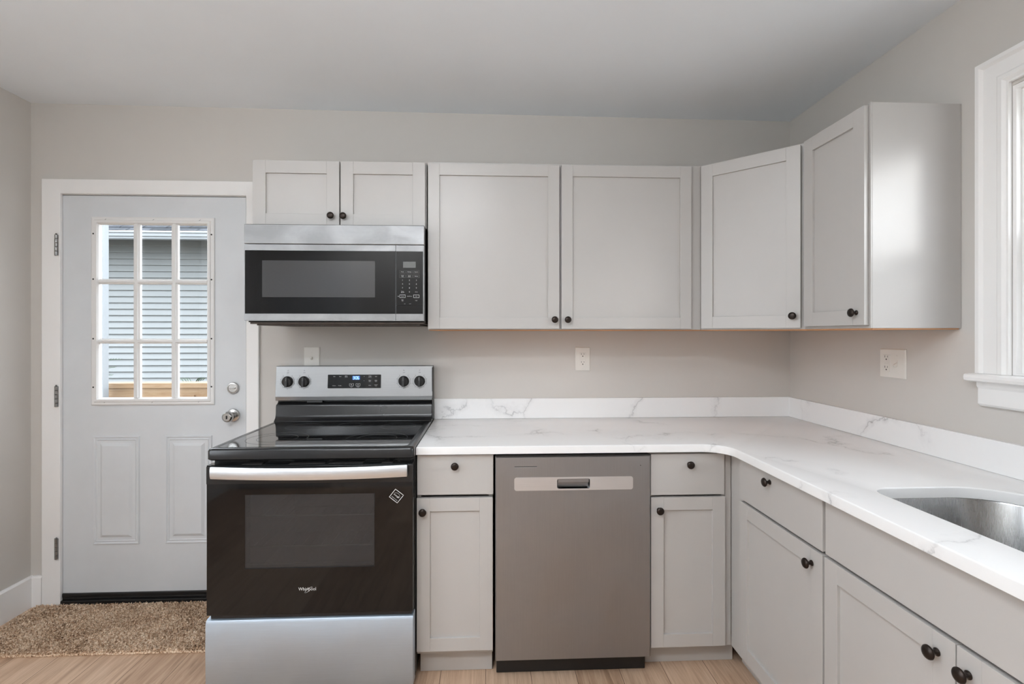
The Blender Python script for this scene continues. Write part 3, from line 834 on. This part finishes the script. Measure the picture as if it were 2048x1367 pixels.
# ------------------------------------------------------------------ range
rg = thing('range', 'freestanding electric range, black glass and stainless steel, glass cooktop', 'range', (-2.246, -.35, FZ))
RX0, RX1 = -2.621, -1.8715
m = MB()
m.box(RX0, RX0 + .018, -.654, -.035, .055, .898); m.box(RX1 - .018, RX1, -.654, -.035, .055, .898)
m.box(RX0 + .018, RX1 - .018, -.654, -.035, .055, .320); m.box(RX0 + .018, RX1 - .018, -.050, -.035, .320, .898)
m.box(RX0 + .018, RX1 - .018, -.654, -.05, .84, .898)
m.build('body', 'enamel', rg, .002)
for x in (RX0 + .05, RX1 - .05):
    for y in (-.60, -.09):
        MB().lathe([(.018, 0), (.018, .008), (.008, .010), (.008, .0345)], (x, y, FZ + .0005), (0, 0, 1), 14).build('levelling_foot', 'blackpl', rg)
# oven cavity with racks, seen through the window
m = MB()
cv = (-2.535, -1.957, -.652, -.10, .40, .80)
m.box(cv[0], cv[0] + .004, cv[2], cv[3], cv[4], cv[5]); m.box(cv[1] - .004, cv[1], cv[2], cv[3], cv[4], cv[5])
m.box(cv[0], cv[1], cv[3] - .004, cv[3], cv[4], cv[5]); m.box(cv[0], cv[1], cv[2], cv[3], cv[4], cv[4] + .004); m.box(cv[0], cv[1], cv[2], cv[3], cv[5] - .004, cv[5])
cav = m.build('oven_cavity', 'cavity', rg)
for zr in (.535, .655):
    m = MB()
    m.tube([(cv[0] + .012, cv[2] + .06, zr), (cv[1] - .012, cv[2] + .06, zr)], .0035); m.tube([(cv[0] + .012, cv[3] - .03, zr), (cv[1] - .012, cv[3] - .03, zr)], .0035)
    for i in range(15):
        x = cv[0] + .03 + i * .037
        m.tube([(x, cv[2] + .06, zr + .004), (x, cv[3] - .03, zr + .004)], .0017, 6)
    m.build('oven_rack', 'chrome', cav, smooth=True)
# door
dz0, dz1 = .3275, .8815
W0, W1, W2, W3 = -2.4875, -2.0165, .5010, .7700
m = MB(); m.ring(BACK, rect(-2.6265, -1.8735, dz0, dz1), rect(W0, W1, W2, W3), .655, .699)
od = m.build('oven_door', 'blackglass', rg, .0025)
m = MB(); m.fbox(BACK, W0, W1, W2, W3, .690, .6985); m.build('window', 'ovenwin', od)
m = MB(); m.fbox(BACK, -2.6262, -1.8738, .812, .8765, .6992, .7012)
m.build('top_band', 'enamel', od, .001)
# curved handle
m = MB(); n = 28; P = []; Fc = []
hx0, hx1 = -2.602, -1.892
for i in range(n + 1):
    t_ = i / n; x = hx0 + (hx1 - hx0) * t_; bow = 1 - (2 * t_ - 1) ** 2
    y = -.716 - .030 * bow
    for (dy, dz) in ((.010, .858 - .0195), (-.004, .858 - .0215), (-.0075, .858 - .012), (-.0085, .858), (-.0075, .858 + .012), (-.004, .858 + .0215), (.010, .858 + .0195)):
        P.append((x, y + dy, dz))
for i in range(n):
    for j in range(7):
        l = (j + 1) % 7; Fc.append([i * 7 + j, i * 7 + l, (i + 1) * 7 + l, (i + 1) * 7 + j])
Fc += [list(range(7)), [n * 7 + j for j in range(7)]]
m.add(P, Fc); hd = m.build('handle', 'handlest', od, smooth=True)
m = MB()
for x in (hx0 + .008, hx1 - .008): MB().box(x - .007, x + .007, -.714, -.7008, .842, .874).build('handle_mount', 'blackpl', od, .001)
m = MB()
for (a, b) in ((-2.50, -2.43), (-2.33, -2.20), (-2.185, -2.06), (-1.99, -1.95)):
    MB().box(a, b, -.698, -.665, .8816, .8828).build('vent_slot', 'dark', od)
# maker's lettering with swoosh ring
m = MB(); m.text(BACK, 'Whirlpool', -2.2618, .4190, .6992, .0172, sx=.90)
ring = []
for i in range(28):
    a = 2 * PI * i / 28; ex, ey = .0165 * math.cos(a), .0042 * math.sin(a); r_ = math.radians(38)
    ring.append((-2.2575 + ex * math.cos(r_) - ey * math.sin(r_), .4160 + ex * math.sin(r_) + ey * math.cos(r_)))
m.stroke(BACK, ring, .0014, .6993, closed=True)
m.build('lettering', 'ink', od)
# square energy label stuck on at a tilt
m = MB(); c4 = [(-1.9381, .7847), (-1.9607, .7561), (-1.9316, .7331), (-1.9083, .7615)]
stk = MB().plate(BACK, c4, .6991, .6994).build('energy_sticker', 'blackglass', od)
m.stroke(BACK, c4, .0020, .6995, closed=True)
rt = math.radians(-39)
cx, cy_ = -1.9347, .7589
def st(a, b): return (cx + a * math.cos(rt) - b * math.sin(rt), cy_ + a * math.sin(rt) + b * math.cos(rt))
m.stroke(BACK, [st(.0135 * math.cos(a), -.001 + .0125 * math.sin(a)) for a in [PI * .12 + i * PI * .76 / 12 for i in range(13)]], .0008, .6995)
u_, v_ = st(-.001, .0010); m.text(BACK, 'energy', u_, v_, .6995, .0088, rot=rt, shear=.3)
m.stroke(BACK, [st(.008, .004), st(.0115, -.002), st(.006, .002), st(.0125, .002), st(.007, -.002), st(.008, .004)], .0012, .6995)
u_, v_ = st(0, -.0118); m.text(BACK, 'ENERGY STAR', u_, v_, .6995, .0042, rot=rt)
m.build('sticker_print', 'ink', stk)
# storage drawer
m = MB(); L = []
for v_, n_ in ((.050, .655), (.050, .693), (.060, .701), (.20, .704), (.298, .702), (.309, .697), (.312, .688), (.312, .655)): L.append((n_, v_))
m.loops(Fr((-2.6285, 0, 0), (0, -1, 0), (1, 0, 0)), [(L, 0), (L, .756)], True, True)
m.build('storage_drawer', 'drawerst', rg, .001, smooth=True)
MB().box(-2.615, -1.880, -.69, -.66, .3125, .3270).build('drawer_gap', 'blackpl', rg)
# cooktop frame, glass, burner rings
m = MB()
cr = lambda i: rrect(-2.6260 + i, -1.8690 - i, -.702 + i, -.085 - i * .2, (.016, .016, .004, .004), 5)
m.loops(UP, [(cr(0.004), .8985), (cr(0), .903), (cr(0), .932), (cr(.003), .9385), (cr(.008), .9415), (cr(.022), .9415), (cr(.026), .9398)], True, True)
ck = m.build('cooktop_frame', 'enamel', rg, smooth=True)
m = MB(); m.plate(UP, rrect(-2.5975, -1.8975, -.674, -.118, .012, 4), .9399, .9416); gl = m.build('cooktop_glass', 'cookglass', ck)
m = MB()
def br_ring(x, y, r, w=.0014):
    k = 56; pts = [(x + r * math.cos(2 * PI * i / k), y + r * math.sin(2 * PI * i / k)) for i in range(k)]
    pin = [(x + (r - w) * math.cos(2 * PI * i / k), y + (r - w) * math.sin(2 * PI * i / k)) for i in range(k)]
    m = MB(); m.ring(UP, pts, pin, .9417, .9419); m.build('burner_ring', 'ringink', gl)
for x, y, r in ((-2.043, -.535, .122), (-2.043, -.535, .080), (-2.445, -.515, .118), (-2.445, -.515, .078), (-2.005, -.262, .080), (-2.430, -.262, .080), (-2.235, -.225, .055)):
    br_ring(x, y, r)
# backguard: black riser then stainless console
m = MB(); F = Fr((-2.6235, 0, 0), (0, 1, 0), (1, 0, 0))
L = [(-.030, .9), (-.1235, .9), (-.1235, .9425), (-.118, .947), (-.107, .957), (-.101, .972), (-.099, 1.010), (-.095, 1.019), (-.084, 1.022), (-.072, 1.030), (-.072, 1.198), (-.030, 1.198)]
m.loops(F, [(L, 0), (L, .7535)], True, True)
bg = m.build('backguard_riser', 'enamel', rg, .0015, smooth=True)
MB().box(-1.8702, -1.8672, -.096, -.030, .945, 1.199).build('side_trim', 'blackpl', rg, .001)
m = MB(); L = [(-.0725, 1.038), (-.0935, 1.0385), (-.0945, 1.040), (-.098, 1.0585), (-.085, 1.2045), (-.080, 1.2065), (-.034, 1.2065), (-.034, 1.1985), (-.0725, 1.1985)]
m.loops(Fr((-2.6265, 0, 0), (0, 1, 0), (1, 0, 0)), [(L, 0), (L, .7585)], True, True)
co = m.build('console', 'steel', rg, .0008)
CF = Fr((0, -.098, 1.0585), (1, 0, 0), (0, -.9961, -.0887), (0, .0887, .9961))   # the sloping console face
def cv_(z): return (z - 1.0585) * 1.004
m = MB(); m.box(-2.478, -2.404, -.090, -.0845, 1.0285, 1.0365); m.build('latch_bracket', 'inkdark', bg, .001)
m = MB(); m.plate(CF, rrect(-2.3765, -2.1195, cv_(1.0985), cv_(1.1645), .002, 2), .0003, .0018); dp = m.build('display', 'blackglass', co)
m = MB(); m.fbox(CF, -2.2585, -2.2210, cv_(1.1395), cv_(1.1580), .0018, .0021); m.build('clock_window', 'bluebg', dp)
m = MB()
SEG = {'0': 'abcdef', '3': 'abcdg', '6': 'acdefg'}
def digit(ch, u, v, w, h):
    pts = {'a': ((0, h), (w, h)), 'b': ((w, h / 2), (w, h)), 'c': ((w, 0), (w, h / 2)), 'd': ((0, 0), (w, 0)), 'e': ((0, 0), (0, h / 2)), 'f': ((0, h / 2), (0, h)), 'g': ((0, h / 2), (w, h / 2))}
    for s_ in SEG[ch]:
        (a, b), (c_, e_) = pts[s_]; m.stroke(CF, [(u + a, v + b), (u + c_, v + e_)], .0014, .0022)
digit('3', -2.2545, cv_(1.1422), .0060, .0135); digit('0', -2.2425, cv_(1.1422), .0060, .0135); digit('6', -2.2325, cv_(1.1422), .0060, .0135)
m.fbox(CF, -2.2461, -2.2451, cv_(1.1455), cv_(1.1467), .0022, .0025); m.fbox(CF, -2.2461, -2.2451, cv_(1.1505), cv_(1.1517), .0022, .0025)
m.build('clock_digits', 'blue', dp)
for txt, x, z in (('Bake', -2.345, 1.1555), ('Broil', -2.3166, 1.1555), ('Keep\nWarm', -2.288, 1.1555), ('Timer\nSet/Off', -2.1732, 1.155), ('Light', -2.1435, 1.155), ('Cook\nTime', -2.1732, 1.1336), ('Delay\nStart', -2.1435, 1.1336), ('Clock', -2.1732, 1.112), ('Control\nLock', -2.1435, 1.1125), ('Custom', -2.3458, 1.1115), ('Frozen', -2.3178, 1.1115), ('\u2227', -2.2013, 1.155), ('\u2228', -2.2013, 1.1346)):
    m = MB(); m.text(CF, txt, x, cv_(z), .0018, .0052); m.build('button_print', 'ink', dp)
for x, a in ((-2.2617, 'Start'), (-2.2302, 'Cancel')):
    m = MB(); m.stroke(CF, [(x - .008, cv_(1.1085)), (x + .008, cv_(1.1085)), (x + .010, cv_(1.1115)), (x + .010, cv_(1.1205)), (x - .010, cv_(1.1205)), (x - .010, cv_(1.1115))], .0010, .0018, closed=True)
    m.text(CF, a, x, cv_(1.1045), .0018, .0042)
    if a == 'Start': m.plate(CF, [(x - .0022, cv_(1.1125)), (x + .0028, cv_(1.115)), (x - .0022, cv_(1.1175))], .0018, .0020)
    else: m.stroke(CF, [(x - .002, cv_(1.113)), (x + .002, cv_(1.117))], .001, .0018); m.stroke(CF, [(x - .002, cv_(1.117)), (x + .002, cv_(1.113))], .001, .0018)
    m.build('button_print', 'ink', dp)
for i, x in enumerate((-2.5700, -2.4910, -2.0085, -1.9310)):
    z = 1.1315; o3 = CF.p(x, cv_(z), 0)
    m = MB(); m.lathe([(.0265, 0), (.0265, .003), (.0252, .005), (.0235, .0055), (.0225, .016), (.021, .018), (.001, .0185)], o3 + CF.N * .0004, CF.N, 32)
    m.fbox(CF, x - .0062, x + .0062, cv_(z) - .0235, cv_(z) + .0235, .012, .0245)
    kn = m.build('burner_knob', 'blackpl', co, .001, smooth=True)
    m = MB(); m.fbox(CF, x - .0009, x + .0009, cv_(z) + .006, cv_(z) + .0225, .0246, .0249); m.build('pointer_line', 'inkdim', kn)
    m = MB(); k = 30
    pts = [(x + .0325 * math.cos(a), cv_(z) + .0325 * math.sin(a)) for a in [PI * .70 + i_ * PI * 1.6 / k for i_ in range(k + 1)]]
    m.stroke(CF, pts, .0010, .0003, .0002)
    for a in [PI * .70 + q * PI * 1.6 / 8 for q in range(9)]:
        m.stroke(CF, [(x + .0345 * math.cos(a), cv_(z) + .0345 * math.sin(a)), (x + .0375 * math.cos(a), cv_(z) + .0375 * math.sin(a))], .0012, .0003, .0002)
    m.text(CF, 'OFF', x, cv_(1.1735), .0003, .0062, .0002)
    m.text(CF, ('LF', 'LR', 'RR', 'RF')[i], x, cv_(1.1845), .0003, .0062, .0002)
    m.build('dial_print', 'inkdark', co)

# ------------------------------------------------------------------ microwave (hung under the short wall cabinet)
mw = thing('microwave', 'over-the-range microwave, stainless bands and black glass', 'microwave', (-2.248, -.20, 1.395))
MX0, MX1 = -2.6275, -1.8690
MB().box(MX0 + .006, MX1 - .001, -.384, -.003, 1.4145, 1.8325).build('housing', 'blackpl', mw, .002)
m = MB(); L = [(-.384, 1.7475), (-.4085, 1.7475), (-.4095, 1.7495), (-.4085, 1.8290), (-.4045, 1.8315), (-.384, 1.8320)]
m.loops(Fr((MX0, 0, 0), (0, 1, 0), (1, 0, 0)), [(L, 0), (L, MX1 - MX0)], True, True); m.build('top_vent_cover', 'steelv', mw, .0006)
md0, md1, mp0 = 1.4225, 1.7450, -1.9895
m = MB(); m.ring(BACK, rect(MX0, mp0 - .0006, md0, md1), rect(MX0 + .0035, mp0 - .0012, 1.4500, 1.7190), .385, .4095)
mdr = m.build('door', 'steelv', mw, .0008)
m = MB(); wi = rect(-2.5530, -2.0780, 1.5205, 1.6765); m.ring(BACK, rect(MX0 + .0036, mp0 - .0013, 1.4501, 1.7189), wi, .386, .4090); m.build('door_glass', 'mwglass', mdr)
m = MB(); m.plate(BACK, wi, .388, .4088); m.build('window', 'mwwin', mdr)
m = MB(); m.ring(BACK, rect(mp0 + .0006, MX1 - .0035, md0, md1), rect(mp0 + .0012, MX1 - .0045, 1.4500, 1.7190), .385, .4095)
m.box(MX1 - .0034, MX1, -.4075, -.385, md0, md1)
mcp = m.build('control_panel', 'steelv', mw, .0006)
m = MB(); m.fbox(BACK, mp0 + .0013, MX1 - .0046, 1.4866, 1.7189, .386, .4088); m.fbox(BACK, mp0 + .0013, MX1 - .0046, 1.4501, 1.4860, .386, .4086); kp = m.build('keypad', 'mwglass', mcp)
m = MB(); m.fbox(BACK, -1.9585, -1.9050, 1.6485, 1.6748, .4088, .4091); m.build('display', 'lcd', kp)
kx = (-1.9611, -1.9315, -1.9020)
keys = [(0, 1.6310, 'Potato'), (1, 1.6310, 'Beverage'), (2, 1.6310, 'Popcorn'), (0, 1.6124, 'Cook\nTime'), (1, 1.6124, 'Cook\nPower'), (2, 1.6124, 'Defrost')]
for r_, z in enumerate((1.5948, 1.5784, 1.5615)):
    for c_ in range(3): keys.append((c_, z, str(r_ * 3 + c_ + 1)))
keys += [(0, 1.5445, 'Timer\nSet/Off'), (1, 1.5445, '0'), (2, 1.5445, 'Clock'), (0, 1.5260, 'Cancel'), (1, 1.5260, 'Add 30 sec'), (2, 1.5260, 'Start'), (0, 1.5081, 'Vent\nFan'), (2, 1.5081, 'Light')]
for c_, z, s_ in keys:
    m = MB(); num = len(s_) == 1
    m.text(BACK, s_, kx[c_], z, .4088, .0075 if num else .0046)
    if s_ in ('Cancel', 'Start'): m.stroke(BACK, rect(kx[c_] - .0118, kx[c_] + .0118, z - .0060, z + .0060), .0011, .4088, closed=True)
    m.build('key', 'ink', kp)
for z in (1.6310, 1.6124):
    for c_ in range(3): MB().stroke(BACK, rect(kx[c_] - .0125, kx[c_] + .0125, z - .0062, z + .0062), .0005, .4088, closed=True).build('key_outline', 'inkdim', kp)
for x, w_ in ((-1.9513, .005), (-1.9287, .008)): MB().fbox(BACK, x - w_ / 2, x + w_ / 2, 1.4925, 1.4945, .4088, .4090).build('indicator_mark', 'inkdim', kp)
MB().fbox(BACK, -1.9820, -1.9758, 1.5235, 1.5275, .4088, .4090).build('lock_mark', 'inkdim', kp)
MB().box(MX0 + .001, MX1 - .0005, -.4085, -.386, 1.4195, 1.4222).build('bottom_lip', 'steel', mw, .0006)
m = MB(); m.box(MX0 + .02, MX1 - .004, -.398, -.02, 1.4065, 1.4143); m.box(MX0 + .045, MX1 - .02, -.392, -.03, 1.4005, 1.4064)
for i in range(60):
    x = -2.48 + i * .0075; m.box(x, x + .004, -.3935, -.388, 1.3985, 1.4004)
m.build('bottom_grille', 'brown', mw, .0008)

# ------------------------------------------------------------------ wall plates
def screw(parent, F, u, v, n):
    m = MB(); m.lathe([(.0032, 0), (.0030, .0008), (.001, .0010)], F.p(u, v, n), F.N, 12); m.fbox(F, u - .0027, u + .0027, v - .0004, v + .0004, n + .0006, n + .0011); m.build('screw', 'plate', parent)
def gfci(parent, F, u, v):
    m = MB(); m.eplate(F, (u - .0168, u + .0168, v - .0335, v + .0335, .001), .0052, .0075, .0008); r = m.build('receptacle', 'plate', parent)
    for vv in (v + .0225, v - .0185):
        m = MB()
        m.fbox(F, u - .0078, u - .0058, vv - .0005, vv + .0075, .0075, .0078); m.fbox(F, u + .0056, u + .0074, vv, vv + .0070, .0075, .0078)
        m.plate(F, [(u + .0027 * math.cos(a), vv - .0075 + .0030 * math.sin(a)) for a in [i * PI / 6 for i in range(12)]], .0075, .0078)
        m.build('socket', 'slot', r)
    m = MB(); m.eplate(F, (u - .010, u + .010, v + .0005, v + .0045, .0006), .0075, .0083, .0004); m.build('reset_button', 'plate', r)
    m = MB(); m.eplate(F, (u - .010, u + .010, v - .0055, v - .0015, .0006), .0075, .0083, .0004); m.build('test_button', 'plate', r)
def wplate(parent, F, u0, u1, v0, v1, holes=()):
    m = MB(); m.eplate(F, (u0, u1, v0, v1, .002), .0005, .0058, .003); return m.build('cover_plate', 'plate', parent)
o = thing('outlet', 'single white outlet on the back wall above the worktop', 'outlet', (-1.105, -.001, 1.234))
wplate(o, BACK, -1.1440, -1.0660, 1.1735, 1.2945); gfci(o, BACK, -1.1048, 1.2335); screw(o, BACK, -1.1048, 1.2850, .0058); screw(o, BACK, -1.1048, 1.1825, .0058)
o = thing('light_switch', 'white toggle light switch on the back wall above the range', 'light switch', (-2.484, -.001, 1.238))
wplate(o, BACK, -2.5235, -2.4445, 1.1775, 1.2990)
m = MB(); m.fbox(BACK, -2.4890, -2.4790, 1.2265, 1.2500, .0058, .0066); sl_ = m.build('switch_slot', 'plate', o)
TG = Fr(BACK.p(-2.484, 1.2370, .004), (1, 0, 0), (0, -.82, .57), (0, .57, .82))
m = MB(); m.loops(TG, [(rect(-.0042, .0042, -.0055, .0055), 0), (rect(-.0036, .0036, -.0045, .0045), .015), (rect(-.0026, .0026, -.0035, .0035), .016)], True, True); m.build('toggle', 'plate', o)
screw(o, BACK, -2.484, 1.2680, .0058); screw(o, BACK, -2.484, 1.2080, .0058)
o = thing('outlet', 'double white plate with outlet and toggle switch on the right wall', 'outlet', (-.001, -.686, 1.248))
wplate(o, RIGHT, .6230, .7510, 1.1905, 1.3045); gfci(o, RIGHT, .6595, 1.2480)
m = MB(); m.fbox(RIGHT, .7040, .7135, 1.2365, 1.2600, .0058, .0066); m.build('switch_slot', 'plate', o)
TG = Fr(RIGHT.p(.7088, 1.2465, .004), (0, -1, 0), (-.82, 0, -.57), (-.57, 0, .82))
m = MB(); m.loops(TG, [(rect(-.0042, .0042, -.0055, .0055), 0), (rect(-.0036, .0036, -.0045, .0045), .015), (rect(-.0026, .0026, -.0035, .0035), .016)], True, True); m.build('toggle', 'plate', o)
screw(o, RIGHT, .7088, 1.2790, .0058); screw(o, RIGHT, .7088, 1.2180, .0058)

# ------------------------------------------------------------------ door mat
dm = thing('door_mat', 'speckled brown pile mat on the floor in front of the back door', 'mat', (-3.29, -.22, FZ))
m = MB(); m.plate(UP, rrect(-3.804, -2.765, -.415, -.020, .02, 4), FZ + .0005, FZ + .009); m.build('backing', 'mat', dm, .002)
m = MB(); rnd = random.Random(3)
for i in range(30000):
    x = rnd.uniform(-3.802, -2.767); y = rnd.uniform(-.413, -.022); a = rnd.uniform(0, 2 * PI); h = rnd.uniform(.005, .011); w_ = rnd.uniform(.0022, .0042)
    lx, ly = rnd.gauss(0, .0035), rnd.gauss(0, .0035); dx, dy = math.cos(a) * w_, math.sin(a) * w_; z = FZ + .0085
    m.add([(x - dx, y - dy, z), (x + dx, y + dy, z), (x + dx * .7 + lx, y + dy * .7 + ly, z + h), (x - dx * .7 + lx, y - dy * .7 + ly, z + h)], [[0, 1, 2, 3]])
pl_ = m.build('pile', 'mat', dm, recalc=False); pl_['kind'] = 'stuff'

# ------------------------------------------------------------------ outside the back door
struct(MB().box(-16, 8, .16, 14, -.62, -.50).build('ground', 'soil'))
struct(MB().box(-6.2, -1.2, .145, 1.45, -.12, -.02).build('deck_floor', 'pine'))
nh = thing('neighbor_house', 'house across the yard with pale vinyl siding, seen through the door glass', 'house', (-6.8, 5.6, -.5))
m = MB(); L = [(5.75, -.5)]
z = -.5
while z < 2.79:
    L += [(5.575, z), (5.575, z + .006), (5.608, z + .0978)]; z += .098
L += [(5.75, z)]
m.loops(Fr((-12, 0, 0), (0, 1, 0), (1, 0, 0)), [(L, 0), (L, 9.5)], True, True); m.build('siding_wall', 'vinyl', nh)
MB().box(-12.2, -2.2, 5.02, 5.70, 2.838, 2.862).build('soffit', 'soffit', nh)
m = MB(); L = [(5.04, 2.733), (4.955, 2.733), (4.945, 2.745), (4.945, 2.758), (4.925, 2.775), (4.925, 2.815), (4.905, 2.820), (4.905, 2.836), (5.04, 2.836)]
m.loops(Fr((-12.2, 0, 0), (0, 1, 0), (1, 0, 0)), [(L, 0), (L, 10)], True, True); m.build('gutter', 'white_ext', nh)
rf = Fr((-12.3, 4.93, 2.848), (1, 0, 0), (0, -.5, .866), (0, .866, .5))
m = MB()
for i in range(30): m.loops(Fr(rf.p(0, i * .145, 0), rf.N, rf.U, rf.W), [([(0, 0), (.010, 0), (.002, .150), (0, .150)], 0), ([(0, 0), (.010, 0), (.002, .150), (0, .150)], 10.2)], True, True)
m.build('roof', 'shingle', nh)
dr = thing('deck_railing', 'pine deck railing just outside the back door', 'railing', (-3.9, 1.37, -.02))
MB().box(-5.9, -1.5, 1.30, 1.338, .835, .958).build('side_board', 'pine', dr, .002)
MB().box(-5.9, -1.5, 1.285, 1.425, .9585, .996).build('top_rail', 'pine', dr, .003)
for x in (-5.4, -3.83, -2.2): MB().box(x - .045, x + .045, 1.3385, 1.4275, -.0195, .958).build('post', 'pine', dr, .002)
MB().box(-3.875, -3.792, 1.288, 1.2995, .70, .906).build('sister_block', 'pine', dr, .001)
for i in range(30): x = -5.8 + i * .145; MB().box(x, x + .035, 1.339, 1.374, .06, .93).build('baluster', 'pine', dr, .002)
MB().box(-5.9, -1.5, 1.30, 1.338, .05, .14).build('lower_board', 'pine', dr, .002)
pp = thing('porch_post', 'white square porch post outside the left side of the door glass', 'post', (-4.3825, 1.183, -.02))
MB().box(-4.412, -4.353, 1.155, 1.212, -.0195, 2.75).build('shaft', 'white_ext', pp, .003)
MB().box(-4.436, -4.329, 1.13, 1.237, -.0195, .06).build('base_trim', 'white_ext', pp, .003)

def leaf(m, p, d, L, W, droop=.25, k=5):
    p = V(p); d = V(d).normalized(); s_ = d.cross(V((0, 0, 1))); s_ = s_.normalized() if s_.length > .01 else V((1, 0, 0)); P = []
    for i in range(k + 1):
        t_ = i / k; c_ = p + d * L * t_ + V((0, 0, -droop * L * t_ * t_)); w_ = W * math.sin(PI * min(1, .08 + t_ * .92)) * (1 - .3 * t_)
        P += [c_ - s_ * w_, c_ + V((0, 0, -.12 * W)), c_ + s_ * w_]
    f = []
    for i in range(k):
        f += [[i * 3, i * 3 + 1, i * 3 + 4, i * 3 + 3], [i * 3 + 1, i * 3 + 2, i * 3 + 5, i * 3 + 4]]
    m.add(P, f)
def plant(name, label, base, stems, rnd, m_leaf, size, nleaf):
    t_ = thing(name, label, 'plant', base)
    st_, lv = MB(), MB(); b = V(base)
    for (dx, dy, h) in stems:
        pts = [b + V((dx * q * q, dy * q * q, h * q)) for q in [i / 6 for i in range(7)]]
        st_.tube(pts, .006, 6)
        for i in range(nleaf):
            q = .45 + .55 * i / max(1, nleaf - 1); p = b + V((dx * q * q, dy * q * q, h * q)); a = rnd.uniform(0, 2 * PI)
            leaf(lv, p, (math.cos(a), math.sin(a) * .6, rnd.uniform(-.1, .5)), size * rnd.uniform(.7, 1.2), size * .22)
    st_.build('stem', 'leaf', t_, smooth=True); lv.build('foliage', m_leaf, t_, smooth=True, recalc=False)
rnd = random.Random(5)
def sprig(lv, p, d, n, L, size, W):
    # one arching stalk with paired leaflets
    p = V(p); d = V(d)
    pts = [p + d * L * q + V((0, 0, -.25 * L * q * q)) for q in [i / n for i in range(n + 1)]]
    for i in range(1, n + 1):
        t_ = (pts[i] - pts[i - 1]).normalized()
        for sg in (-1, 1):
            leaf(lv, pts[i], t_ * .6 + V((.2 * sg, -.2 * sg, .75 * sg)), size * (1.1 - .4 * i / n), size * W)
    return pts
def plant(name, label, base, tops, nl, size, W, m_leaf):
    t_ = thing(name, label, 'plant', base); st_, lv = MB(), MB(); b = V(base)
    for (x, z, dx, dz, L) in tops:
        top = V((x, b.y, z)); pts = [b.lerp(top, q) + V((.06 * math.sin(PI * q), 0, 0)) for q in [i / 6 for i in range(7)]]
        st_.tube(pts, .0035, 6)
        st_.tube(sprig(lv, top, V((dx, .1, dz)).normalized(), nl, L, size, W), .002, 5)
        for q in (.35, .5, .65, .8): sprig(lv, b.lerp(top, q), V((dx * rnd.choice((-1, 1)), .3, dz)).normalized(), nl, L * .9, size, W)
    st_.build('stem', 'leaf', t_, smooth=True); lv.build('foliage', m_leaf, t_, smooth=True, recalc=False)
plant('weed', 'thin feathery weed beside the white porch post outside', (-5.46, 2.6, -.5), [(-5.43, 1.08, .8, .35, .19), (-5.42, 1.00, .8, .45, .13), (-5.44, .93, .8, .4, .12)], 7, .04, .09, 'leaf')
plant('shrub', 'green leafy shrub behind the deck railing at right of the door glass', (-4.52, 2.6, -.5), [(-4.53, .86, -.7, .35, .13), (-4.54, .87, .6, .4, .10), (-4.55, .84, -.8, .2, .10), (-4.50, .83, .5, .3, .10)], 4, .085, .16, 'leaf')
p_ = thing('broadleaf_plant', 'dark broad-leaved plant behind the right end of the deck railing', 'plant', (-4.58, 2.55, -.5))
lv = MB()
for (x, z, dx, L) in ((-4.53, .83, .95, .30), (-4.48, .80, 1, .26), (-4.58, .66, -.6, .2), (-4.59, .60, .8, .25), (-4.59, .5, -.9, .25)): leaf(lv, (x, 2.55, z), (dx, -.3, .35), L, .085, .15, 8)
MB().tube([(-4.58, 2.55, -.5), (-4.60, 2.55, .2), (-4.53, 2.55, .83)], .008).build('stem', 'leafd', p_, smooth=True)
lv.build('foliage', 'leafd', p_, smooth=True, recalc=False)
